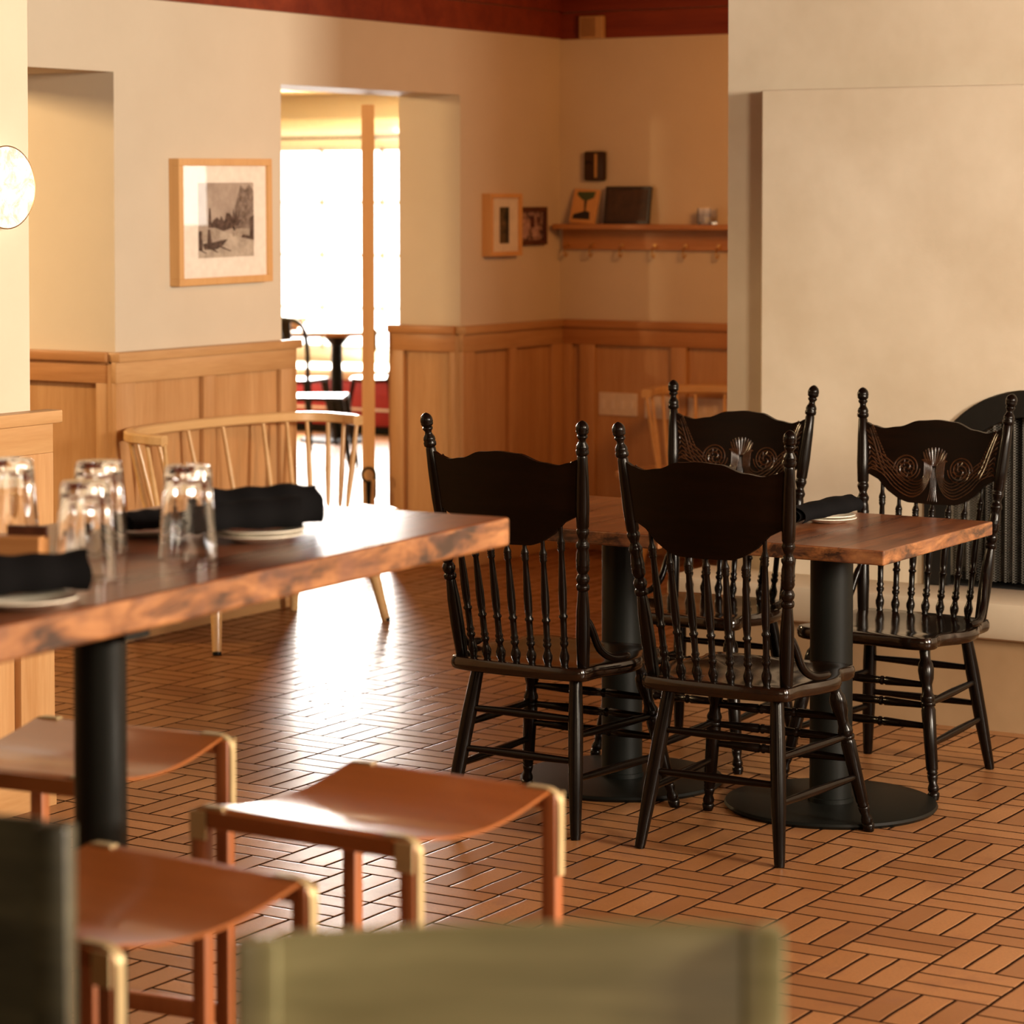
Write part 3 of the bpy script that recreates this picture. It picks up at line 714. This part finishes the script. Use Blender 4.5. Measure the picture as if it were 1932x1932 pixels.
def pressed_chair():
    t = thing('pressed_back_chair', '', 'chair')
    K = M['black']
    # seat
    half = [(0, -.232), (.10, -.230), (.185, -.218), (.208, -.195), (.212, -.13), (.235, -.06), (.244, .00), (.236, .05), (.212, .10), (.204, .135), (.213, .175), (.200, .208), (.15, .222), (.07, .214), (0, .210)]
    cr = bez([(x, y, 0) for x, y in half], 56)
    right = [(p.x, p.y) for p in cr]; outline = right+[(-x, y) for x, y in reversed(right[1:-1])]
    bm = B(); rings = []
    for s, z in ((.955, .405), (.985, .409), (1, .418), (1, .430), (.985, .439), (.95, .441)):
        rings.append([Vector((x*s, y*s, z)) for x, y in outline])
    for s, z in ((.80, .438), (.55, .432), (.25, .430), (.04, .430)):
        rings.append([Vector((x*s, y*s, z)) for x, y in outline])
    rings_to_mesh(bm, rings); obj('seat', recalc(bm), M['black_seat'], t, 50)
    # back panel
    def top(x):
        q = abs(x)/.222
        pts = [(0, 1.002), (.25, .998), (.55, .978), (.75, .972), (.9, .980), (1, .990)]
        for (a, za), (b2, zb) in zip(pts, pts[1:]):
            if q <= b2+1e-6: k = (q-a)/(b2-a); k = k*k*(3-2*k); return za+(zb-za)*k
        return .990
    def bot(x):
        q = abs(x)/.222
        pts = [(0, .756), (.38, .758), (.52, .768), (.68, .790), (.82, .822), (1, .842)]
        for (a, za), (b2, zb) in zip(pts, pts[1:]):
            if q <= b2+1e-6: k = (q-a)/(b2-a); return za+(zb-za)*k
        return .842
    bm = B(); nx, nz = 44, 16; g = [[], []]
    for side, off in ((0, .007), (1, -.007)):
        for i in range(nx+1):
            x0 = -.222+.444*i/nx; col = []
            for j in range(nz+1):
                z = bot(x0)+(top(x0)-bot(x0))*j/nz
                x = x0*(.905+.095*(z-.75)/.25)*1.005
                col.append(bm.verts.new((x, crest_y(x, z)+off, z)))
            g[side].append(col)
    for i in range(nx):
        for j in range(nz):
            bm.faces.new((g[0][i][j], g[0][i+1][j], g[0][i+1][j+1], g[0][i][j+1]))
            bm.faces.new((g[1][i][j+1], g[1][i+1][j+1], g[1][i+1][j], g[1][i][j]))
    for i in range(nx):
        for j in (0, nz): bm.faces.new((g[0][i][j], g[1][i][j], g[1][i+1][j], g[0][i+1][j]))
    for i in (0, nx):
        for j in range(nz): bm.faces.new((g[0][i][j], g[0][i][j+1], g[1][i][j+1], g[1][i][j]))
    panel = obj('back_panel', recalc(bm), M['black_rub'], t, 50)
    # pressed carving on the front of the panel
    bm = B()
    def S(x, z, r=.0): return Vector((x, crest_y(x, z)+.0072+r, z))
    def line(pts, r=.0026, n=18, k=5):
        tube(bm, [S(p.x, p.y) for p in bez([(x, z, 0) for x, z in pts], n)], [r*.5]+[r]*(n-1)+[r*.5], k)
    for s in (-1, 1):
        for k in range(6):      # nested sweeps from the post down under the scroll to the centre
            o_ = k*.0085
            line([(s*(.200-k*.004), .856+k*.010), (s*(.158-o_*.5), .838+o_*.9), (s*(.120-o_*.5), .800+o_), (s*(.072-o_*.25), .775+o_*1.05), (s*(.035-o_*.05), .790+o_*.95), (s*(.013+k*.0035), .832+o_*.6), (s*(.010+k*.0045), .868+o_*.25), (s*(.026+k*.003), .889-k*.001)], .0027, 30)
        cx, cz = s*.085, .858   # big scroll
        for q in range(2):
            pts = []
            for i in range(34):
                a = i/33*2*PI*1.6+q*PI; r = .038*(1-i/33)**.75+.003
                pts.append(S(cx+s*r*math.cos(a), cz+r*math.sin(a)))
            tube(bm, pts, .0027, 5)
        for i in range(9):      # scallops inside the scroll
            a = i/9*2*PI; tube(bm, [S(cx+.012*math.cos(a), cz+.012*math.sin(a)), S(cx+.026*math.cos(a+.5), cz+.026*math.sin(a+.5))], [.001, .003], 5)
        for i in range(8):      # leaf veins by the post
            z = .850+i*.0155; x1 = .203-(i*.0005); x0_ = .168+i*.0042
            line([(s*x1, z-.002), (s*(x0_+.018), z+.008), (s*x0_, z+.001-.010)], .0022, 8)
        line([(s*.150, .836), (s*.168, .870), (s*.186, .920), (s*.205, .972)], .0030, 16)
        line([(s*.142, .842), (s*.160, .876), (s*.178, .924), (s*.200, .976)], .0024, 16)
        for i in range(16):
            u = i/15; x = .130+.066*u**.9; z = .850+.128*u
            c = S(s*x, z); tube(bm, [c-Vector((.002, 0, .003)), c+Vector((.002, 0, .003))], .0026, 5)
    for k in range(9):          # central fan
        a = (k-4)/4*1.02
        line([(.010*math.sin(a), .868), (.030*math.sin(a), .868+.026*math.cos(a)), (.044*math.sin(a), .872+.050*math.cos(a*.75))], .0032, 8)
    for k in range(5): line([((k-2)*.0075, .765), ((k-2)*.0042, .80), ((k-2)*.0046, .862)], .0013, 10)
    obj('pressed_carving', bm, M['carving'], panel, 60)
    # posts, spindles, braces
    for s in (-1, 1):
        bm = B(); turned(bm, (s*.186, -.178, .432), (s*.239, -.276, 1.090), POST, 16); obj('back_post', bm, K, t, 60)
        bm = B(); tube(bm, bez([(s*.198, -.188, .575), (s*.205, -.165, .535), (s*.212, -.140, .485), (s*.222, -.100, .459), (s*.230, -.055, .453), (s*.230, -.015, .452)], 20), [.008]*2+[.0105]*17+[.009, .006], 10); obj('bent_brace', bm, K, t, 60)
    for k in range(7):
        x = (k-3)*.0465; xt = (k-3)*.053
        z1 = .775 if abs(k-3) < 3 else .812
        bm = B(); turned(bm, (x, -.205+.012*(abs(k-3)/3)**2, .432), (xt, crest_y(xt, z1), z1), SPIN, 12); obj('spindle', bm, K, t, 60)
    # legs
    F0, F1 = (.165, .150, .412), (.236, .234, 0); R0, R1 = (.150, -.155, .412), (.196, -.234, 0)
    def at(a, b2, z, s): k = (a[2]-z)/a[2]; return Vector((s*(a[0]+(b2[0]-a[0])*k), a[1]+(b2[1]-a[1])*k, z))
    for s in (-1, 1):
        bm = B(); turned(bm, (s*F1[0], F1[1], 0), (s*F0[0], F0[1], F0[2]), FLEG, 14); obj('leg', bm, K, t, 60)
        bm = B(); turned(bm, (s*R1[0], R1[1], 0), (s*R0[0], R0[1], R0[2]), RLEG, 14); obj('leg', bm, K, t, 60)
        for z in (.255, .147):
            bm = B(); turned(bm, at(F0, F1, z, s), at(R0, R1, z+.004, s), [(0, .008), (.25, .0105), (.5, .0118), (.75, .0105), (1, .008)], 10); obj('stretcher', bm, K, t, 60)
    SP = [(0, .008), (.2, .0105), (.34, .0125), (.345, .0100), (.36, .0100), (.365, .0128), (.38, .0128), (.385, .0100), (.47, .0120), (.53, .0120), (.615, .0100), (.62, .0128), (.635, .0128), (.64, .0100), (.655, .0100), (.66, .0125), (.8, .0105), (1, .008)]
    for z in (.305, .250, .195):
        bm = B(); turned(bm, at(F0, F1, z, -1), at(F0, F1, z, 1), SP, 10); obj('stretcher', bm, K, t, 60)
    for z in (.300, .195):
        bm = B(); turned(bm, at(R0, R1, z, -1), at(R0, R1, z, 1), [(0, .008), (.5, .0118), (1, .008)], 10); obj('stretcher', bm, K, t, 60)
    return t
ch = pressed_chair()
ch.location = (-3.118, 6.215, 0); ch.rotation_euler = (0, 0, math.radians(1))
ch['label'] = 'black pressed-back spindle chair seen from behind, right of the two nearest at the small tables'; ch['group'] = 'black pressed-back chairs'
dup(ch, (-3.688, 6.20, 0), math.radians(0), 'black pressed-back spindle chair seen from behind, left of the two, beside the high table end', 'black pressed-back chairs')
dup(ch, (-3.735, 7.125, 0), math.radians(181), 'black chair with carved back facing us, farthest from the camera, partly behind another', 'black pressed-back chairs')
dup(ch, (-3.112, 7.12, 0), math.radians(178), 'black chair with carved back facing us, far side, in front of the fireplace', 'black pressed-back chairs')

# ================================================================== SMALL TABLES
def small_table(label, x0, x1, y0, y1, loc):
    t = thing('pedestal_table', label, 'table', loc, 0, 'small square pedestal tables')
    bm = B(); box(bm, x0, x1, y0, y1, .722, .760, 0, .004)
    for f in bm.faces:
        if abs(f.normal.z) < .5: f.material_index = 1
    bm.normal_update()
    for f in bm.faces: f.material_index = 0 if abs(f.normal.z) > .7 else 1
    obj('tabletop', bm, [M['table'], M['edge']], t)
    bm = B(); turned(bm, (0, 0, .014), (0, 0, .705), [(0, .062), (.02, .062), (.021, .058), (1, .058)], 32); obj('column', bm, M['iron'], t, 40)
    bm = B(); box(bm, -.20, .20, -.02, .02, .705, .722); box(bm, -.02, .02, -.20, .20, .704, .722); obj('top_plate', bm, M['iron'], t)
    bm = B(); turned(bm, (0, 0, 0), (0, 0, .016), [(0, .284), (.5, .290), (.9, .286), (1, .278)], 72); obj('base_disc', bm, M['iron'], t, 40)
    return t
small_table('small reclaimed-wood pedestal table holding the plates and napkin, nearer the fireplace', -.32, .316, -.37, .37, (-3.10, 6.672, 0))
small_table('small reclaimed-wood pedestal table pushed against the left side of the one with plates', -.325, .318, -.37, .37, (-3.741, 6.652, 0))

# plates and napkins
def plate_mesh(r):
    bm = B(); n = 48
    prof = [(0.0001, .002), (r*.55, .002), (r*.62, .004), (r*.95, .013), (r, .0145), (r*.99, .0165), (r*.93, .0150), (r*.62, .0068), (r*.55, .005), (.0001, .005)]
    rings = [[Vector((q*math.cos(2*PI*i/n), q*math.sin(2*PI*i/n), z-.002)) for i in range(n)] for q, z in prof]
    rings_to_mesh(bm, rings, False); return recalc(bm)
pl = obj('side_plate', plate_mesh(.078), M['china'], None, 50, (-3.165, 6.79, .7605)); tag(pl, 'cream side plate on the small table, lower of the stack of two', 'plate', 'side plates on the small table')
def put_plate(loc, label, group):
    c = pl.copy(); C.objects.link(c); c.location = loc; c['label'] = label; c['group'] = group; return c
put_plate((-3.168, 6.788, .7685), 'cream side plate on the small table, upper one under the napkin', 'side plates on the small table')
def napkin_mesh(L, r, sq=.72, seed=0):
    """rolled napkin, spiral ends visible, lying along local x"""
    bm = B(); turns = 2.6; n = 84; rnd = random.Random(seed); ph = rnd.random()*6
    cross = []
    for i in range(n+1):
        a = i/n*turns*2*PI; q = r*(.22+.78*i/n); cross.append((q*math.cos(a), q*math.sin(a)))
    th = .0016
    cols = []
    m = 16
    for k in range(m+1):
        x = -L/2+L*k/m
        wv_ = 1+.06*math.sin(k*1.1+ph)+.05*math.sin(k*.47+ph*2)
        tw = .10*math.sin(k*.35+ph)
        row_o, row_i = [], []
        for (cy, cz) in cross:
            yy = cy*math.cos(tw)-cz*math.sin(tw); zz = cy*math.sin(tw)+cz*math.cos(tw)
            l = math.hypot(yy, zz)+1e-6
            zs = sq*wv_
            row_o.append(bm.verts.new((x+.004*math.sin(yy*160+ph), yy*1.18*wv_, zz*zs)))
            row_i.append(bm.verts.new((x+.004*math.sin(yy*160+ph), (yy-yy/l*th)*1.18*wv_, (zz-zz/l*th)*zs)))
        cols.append((row_o, row_i))
    for k in range(m):
        for i in range(n):
            for w_ in (0, 1):
                a, b2 = cols[k][w_], cols[k+1][w_]; bm.faces.new((a[i], a[i+1], b2[i+1], b2[i]))
    for k in (0, m):
        for i in range(n): a, b2 = cols[k]; bm.faces.new((a[i], a[i+1], b2[i+1], b2[i]))
    for k in range(m):
        for i in (0, n): a, b2 = cols[k]; a2, b3 = cols[k+1]; bm.faces.new((a[i], a2[i], b3[i], b2[i]))
    return recalc(bm)
def napkin(loc, rz, L, r, label, group, seed, ry=0, sq=.72):
    bm = napkin_mesh(L, r, sq, seed)
    zmin = min(v.co.z for v in bm.verts)
    for v in bm.verts: v.co.z -= zmin
    o = obj('rolled_napkin', bm, M['napkin'], None, 60, loc); o.rotation_euler = (0, ry, rz)
    tag(o, label, 'napkin', group); return o
napkin((-3.165, 6.745, .7775), math.radians(72), .235, .040, 'black rolled napkin lying on the two plates on the small table', None, 3, math.radians(-4), .70)

# ================================================================== SPINDLE BENCH
def bench():
    t = thing('spindle_bench', '', 'bench')
    K = M['birch']
    bm = B(); n = 64; outline = []
    for i in range(n):
        a = 2*PI*i/n; c, s = math.cos(a), math.sin(a)
        outline.append((.235*math.copysign(abs(c)**.35, c), .70*math.copysign(abs(s)**.35, s)))
    rings = [[Vector((x*q, y*q2, z)) for x, y in outline] for q, q2, z in ((.93, .975, .392), (.98, .99, .398), (1, 1, .410), (1, 1, .418), (.985, .995, .426), (.80, .93, .424), (.3, .5, .419), (.02, .02, .418))]
    rings_to_mesh(bm, rings); obj('seat', recalc(bm), K, t, 50)
    pth = bez([(.045, -.585, .772), (-.03, -.600, .775), (-.115, -.590, .778), (-.195, -.50, .782), (-.235, -.32, .785), (-.245, 0, .787), (-.235, .32, .785), (-.195, .50, .782), (-.115, .590, .778), (-.03, .600, .775), (.045, .585, .772)], 80)
    bm = B(); rings = []
    for i, p in enumerate(pth):
        dd = (pth[min(i+1, 80)]-pth[max(i-1, 0)]).normalized(); sd = Vector((dd.y, -dd.x, 0)).normalized()
        e = min(i, 80-i)/80*11.5; hwid = .022 if e > 1 else .026; hz = .020
        rings.append([p+sd*(hwid*math.copysign(abs(math.cos(a))**.45, math.cos(a)))+Vector((0, 0, hz*math.copysign(abs(math.sin(a))**.45, math.sin(a)))) for a in [PI/8+k*PI/4 for k in range(8)]])
    rings_to_mesh(bm, rings); obj('top_rail', recalc(bm), K, t, 40)
    S_ = [.010, .105, .20, .27, .335, .40, .465, .535, .60, .665, .73, .80, .895, .99]
    for q in S_:
        i = int(q*80); p = pth[i]
        x = max(min(p.x*.70+.012, .03), -.165)
        y = p.y*.90
        bm = B(); turned(bm, (x, y, .422), (p.x, p.y, p.z-.012), [(0, .0085), (.4, .0115), (1, .0080)], 10); obj('spindle', bm, K, t, 60)
    for sx in (-1, 1):
        for sy in (-1, 1):
            bm = B(); turned(bm, (sx*.235, sy*.515, 0), (sx*.165, sy*.44, .405), [(0, .016), (.04, .0175), (.6, .026), (1, .023)], 14); obj('leg', bm, K, t, 60)
            bm = B(); turned(bm, (sx*.2365, sy*.5165, 0), (sx*.2345, sy*.5145, .012), [(0, .0165), (1, .0172)], 14); obj('foot_cap', bm, M['iron'], t, 60)
    return t
bn = bench(); bn.location = (-6.215, 8.215, 0); bn.scale = (1, .955, 1); bn.rotation_euler = (0, 0, math.radians(-4))
bn['label'] = 'pale birch spindle-back bench against the wall under the large framed photograph'; bn['group'] = 'spindle-back benches'
dup(bn, (-5.30, 10.68, 0), math.radians(-90), 'spindle-back bench in the dark alcove below the shelf, mostly hidden behind the chimney wall', 'spindle-back benches')

# ================================================================== HIGH TABLE
TR = math.radians(-3.0)       # turned slightly against the walls
t = thing('high_table', 'tall reclaimed-wood table with thick worn edge and black column, set with glasses', 'table', (-2.845, 3.084, 0), math.radians(2.8))
bm = B(); box(bm, -.335, .335, -.985, 1.042, 1.028, 1.080, 0, .006)
bm.normal_update()
for f in bm.faces: f.material_index = 0 if abs(f.normal.z) > .7 else 1
obj('tabletop', bm, [M['table_long'], M['edge']], t)
for cx_ in (.21, -.21):
    bm = B(); turned(bm, (cx_, 0, .014), (cx_, 0, 1.005), [(0, .0395), (1, .0395)], 32); obj('column', bm, M['iron'], t, 40)
    bm = B(); turned(bm, (cx_, 0, 0), (cx_, 0, .016), [(0, .195), (.5, .20), (1, .19)], 60); obj('base_disc', bm, M['iron'], t, 40)
bm = B(); box(bm, -.28, .28, -.03, .03, 1.004, 1.028); box(bm, -.03, .03, -.22, .22, 1.003, 1.028); obj('top_plate', bm, M['iron'], t)

def tumbler():
    """fluted water glass standing upside down"""
    bm = B(); n = 96
    def R(th, z, r, fl): return r*(1+fl*(abs(math.cos(5*th))**.7-.6))
    prof = [(.0455, 0, 0), (.0470, .0012, 0), (.0465, .010, 0), (.0448, .045, .01), (.0430, .062, .045), (.0395, .10, .055), (.0368, .140, .055), (.0355, .146, .03), (.033, .149, 0), (.0001, .1485, 0)]
    inner = [(.0001, .132, 0), (.028, .132, 0), (.0325, .126, .02), (.0365, .10, .02), (.0405, .062, .01), (.0428, .03, 0), (.0455, 0, 0)]
    rings = [[Vector((R(2*PI*i/n, z, r, fl)*math.cos(2*PI*i/n), R(2*PI*i/n, z, r, fl)*math.sin(2*PI*i/n), z)) for i in range(n)] for r, z, fl in prof]
    rings_to_mesh(bm, rings, False)
    rings = [[Vector((R(2*PI*i/n, z, r, fl)*math.cos(2*PI*i/n), R(2*PI*i/n, z, r, fl)*math.sin(2*PI*i/n), z)) for i in range(n)] for r, z, fl in inner]
    rings_to_mesh(bm, rings, False)
    bmesh.ops.remove_doubles(bm, verts=bm.verts[:], dist=.00025)
    return recalc(bm)
tg = obj('water_glass', tumbler(), M['glass'], None, 50, (-2.704, 3.392, 1.081))
tag(tg, 'upside-down fluted water glass on the high table, rightmost one, touching the napkins', 'glass', 'upside-down water glasses')
for loc, lab in [((-2.686, 3.122, 1.081), 'upside-down fluted water glass on the high table, front one of the overlapping pair'),
                 ((-2.872, 3.372, 1.081), 'upside-down fluted water glass on the high table, rear one of the overlapping pair'),
                 ((-3.020, 3.325, 1.081), 'upside-down fluted water glass on the high table, cut by the left picture edge')]:
    c = tg.copy(); C.objects.link(c); c.location = loc; c['label'] = lab
G2 = 'side plates on the high table'
put_plate((-2.745, 3.63, 1.081), 'cream side plate on the high table, lower of the stack right of the glasses', G2)
put_plate((-2.743, 3.632, 1.089), 'cream side plate on the high table, upper of the stack under the right napkins', G2)
put_plate((-2.585, 2.87, 1.081), 'cream side plate at the left picture edge of the high table, under a napkin', G2)
put_plate((-2.955, 3.60, 1.081), 'cream side plate on the far side of the high table, behind the rightmost glass', G2)
G3 = 'black rolled napkins on the high table'
napkin((-2.765, 3.61, 1.098), math.radians(60), .20, .036, 'black rolled napkin on the plate stack of the high table, nearer of the right pair', G3, 5, 0, .85)
napkin((-2.850, 3.775, 1.081), math.radians(52), .20, .042, 'black rolled napkin on the high table, lying behind the plate stack', G3, 8, 0, 1.0)
napkin((-2.62, 2.895, 1.090), math.radians(62), .20, .036, 'black rolled napkin on the high table at the left picture edge', G3, 11, 0, .95)
napkin((-2.955, 3.60, 1.090), math.radians(85), .13, .022, 'black rolled napkin on the far side of the high table, seen through the rightmost glass', G3, 15, 0, .9)
t = thing('menu_block', 'small wooden block holder among the glasses on the high table', 'holder', (-2.945, 3.26, 1.081), math.radians(20))
bm = B(); box(bm, -.045, .045, -.022, .022, 0, .035, 0, .003); obj('block', bm, M['oak_x'], t)
bm = B(); box(bm, -.02, .045, .002, .014, .030, .050); obj('card_slot', bm, M['darkframe'], t)

# ================================================================== LEATHER STOOLS
def stool():
    t = thing('leather_stool', '', 'stool')
    H_ = .760; W, D_ = .200, .200
    for sx in (-1, 1):
        for sy in (-1, 1):
            bm = B(); a = .0125
            vs = box(bm, sx*(W-a)-a, sx*(W-a)+a, sy*(D_-a)-a, sy*(D_-a)+a, 0, H_-.006, 0, .004)
            obj('leg', bm, M['stoolwood'], t, 30)
            bm = B()
            # strap over the rail end, rounded at the corner and down the side of the leg
            yy = sy*(D_-.0125)
            path = bez([(sx*(W-.055), 0, H_+.001), (sx*(W-.03), 0, H_+.001), (sx*(W-.014), 0, H_-.001), (sx*(W+.000), 0, H_-.012), (sx*(W+.0025), 0, H_-.035), (sx*(W+.0025), 0, H_-.13)], 24)
            rings = []
            for i, p in enumerate(path):
                dd = (path[min(i+1, 24)]-path[max(i-1, 0)]).normalized(); nn = Vector((-dd.z, 0, dd.x))
                rings.append([Vector((p.x, yy-.008, p.z))+nn*.002, Vector((p.x, yy+.008, p.z))+nn*.002, Vector((p.x, yy+.008, p.z))-nn*.002, Vector((p.x, yy-.008, p.z))-nn*.002])
            rings_to_mesh(bm, rings)
            box(bm, min(sx*(W-.030), sx*W), max(sx*(W-.030), sx*W), min(sy*D_, sy*(D_+.003)), max(sy*D_, sy*(D_+.003)), H_-.046, H_-.004)
            obj('corner_bracket', recalc(bm), M['bracket'], t, 40)
    for sy in (-1, 1):
        bm = B(); y = sy*(D_-.0125); box(bm, -W+.024, W-.024, y-.0115, y+.0115, H_-.030, H_-.008, 0, .005); obj('seat_rail', bm, M['stoolwood'], t, 30)
        bm = B(); box(bm, -W+.024, W-.024, y-.009, y+.009, .275, .305, 0, .003); obj('footrest', bm, M['stoolwood'], t, 30)
    for sx in (-1, 1):
        bm = B(); x = sx*(W-.0125); box(bm, x-.009, x+.009, -D_+.024, D_-.024, .20, .23, 0, .003); obj('footrest', bm, M['stoolwood'], t, 30)
    # sling: wraps the two rails and sags between them, edges lifted slightly
    bm = B(); nx, ny = 24, 32; gt, gb = [], []
    for i in range(nx+1):
        x = -W+.012+(2*W-.024)*i/nx; ct, cb = [], []
        for j in range(ny+1):
            y = -D_+2*D_*j/ny; q = 1-(y/D_)**2
            z = H_+.003-.028*q**1.35*(1-.10*(x/W)**2)
            if j in (0, ny): z -= .008
            ct.append(bm.verts.new((x, y*1.005, z))); cb.append(bm.verts.new((x, y*(1.0 if 0 < j < ny else .985), z-.005)))
        gt.append(ct); gb.append(cb)
    for i in range(nx):
        for j in range(ny):
            bm.faces.new((gt[i][j], gt[i+1][j], gt[i+1][j+1], gt[i][j+1])); bm.faces.new((gb[i][j+1], gb[i+1][j+1], gb[i+1][j], gb[i][j]))
    for i in range(nx):
        for j in (0, ny): bm.faces.new((gt[i][j], gb[i][j], gb[i+1][j], gt[i+1][j]))
    for i in (0, nx):
        for j in range(ny): bm.faces.new((gt[i][j], gt[i][j+1], gb[i][j+1], gb[i][j]))
    for sy in (-1, 1):   # leather lip over the rail
        y = sy*(D_-.001); box(bm, -W+.034, W-.034, min(y, y+sy*.004), max(y, y+sy*.004), H_-.024, H_-.002)
    obj('leather_sling', recalc(bm), M['leather'], t, 60)
    return t
st = stool(); st.location = (-2.278, 3.312, 0); st.rotation_euler = (0, 0, math.radians(-1))
st['label'] = 'tan leather stool in the middle of the foreground, glossy light on its seat'; st['group'] = 'tan leather stools at the high table'
dup(st, (-2.278, 2.672, 0), math.radians(-2), 'tan leather stool at the lower left, behind the olive chair backs', 'tan leather stools at the high table')
dup(st, (-2.928, 3.352, 0), math.radians(6), 'tan leather stool on the far side of the high table, behind its black column', 'tan leather stools at the high table')

# ================================================================== OLIVE CHAIRS IN FRONT
def olive_chair(K):
    t = thing('olive_chair', '', 'chair')
    for s in (-1, 1):
        bm = B(); box(bm, s*.212-.018, s*.212+.018, -.016, .016, 0, 1.045, 0, .007)
        obj('back_post', bm, K, t, 40)
        bm = B(); turned(bm, (s*.20, .40, 0), (s*.195, .37, .63), [(0, .013), (1, .019)], 12); obj('leg', bm, K, t, 40)
        bm = B(); tube(bm, [(s*.205, .38, .28), (s*.21, 0, .28)], .010); obj('stretcher', bm, K, t, 40)
    bm = B(); nx = 16; rings = []
    for i in range(nx+1):
        x = -.196+.392*i/nx; y = -.006-.016*(1-(x/.196)**2)
        rings.append([Vector((x, y-.008, .740)), Vector((x, y+.008, .740)), Vector((x, y+.008, 1.040)), Vector((x, y+.003, 1.046)), Vector((x, y-.003, 1.046)), Vector((x, y-.008, 1.040))])
    rings_to_mesh(bm, rings); obj('back_board', recalc(bm), K, t, 40)
    bm = B(); box(bm, -.23, .23, .0, .42, .63, .665, 0, .012); obj('seat', bm, K, t, 40)
    return t
a = math.atan2(.272, .372)
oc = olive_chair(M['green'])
oc.location = (-1.177, 1.905, 0); oc.rotation_euler = (0, 0, a+PI)
oc['label'] = 'olive-stained wooden chair back, wide board across the bottom centre of the picture'; oc['group'] = 'olive-stained chairs nearest the camera'
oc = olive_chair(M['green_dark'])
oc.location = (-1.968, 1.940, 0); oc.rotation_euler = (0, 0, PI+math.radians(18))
oc['label'] = 'olive-stained chair back, darker than the centre one, at the bottom left corner of the picture'; oc['group'] = 'olive-stained chairs nearest the camera'
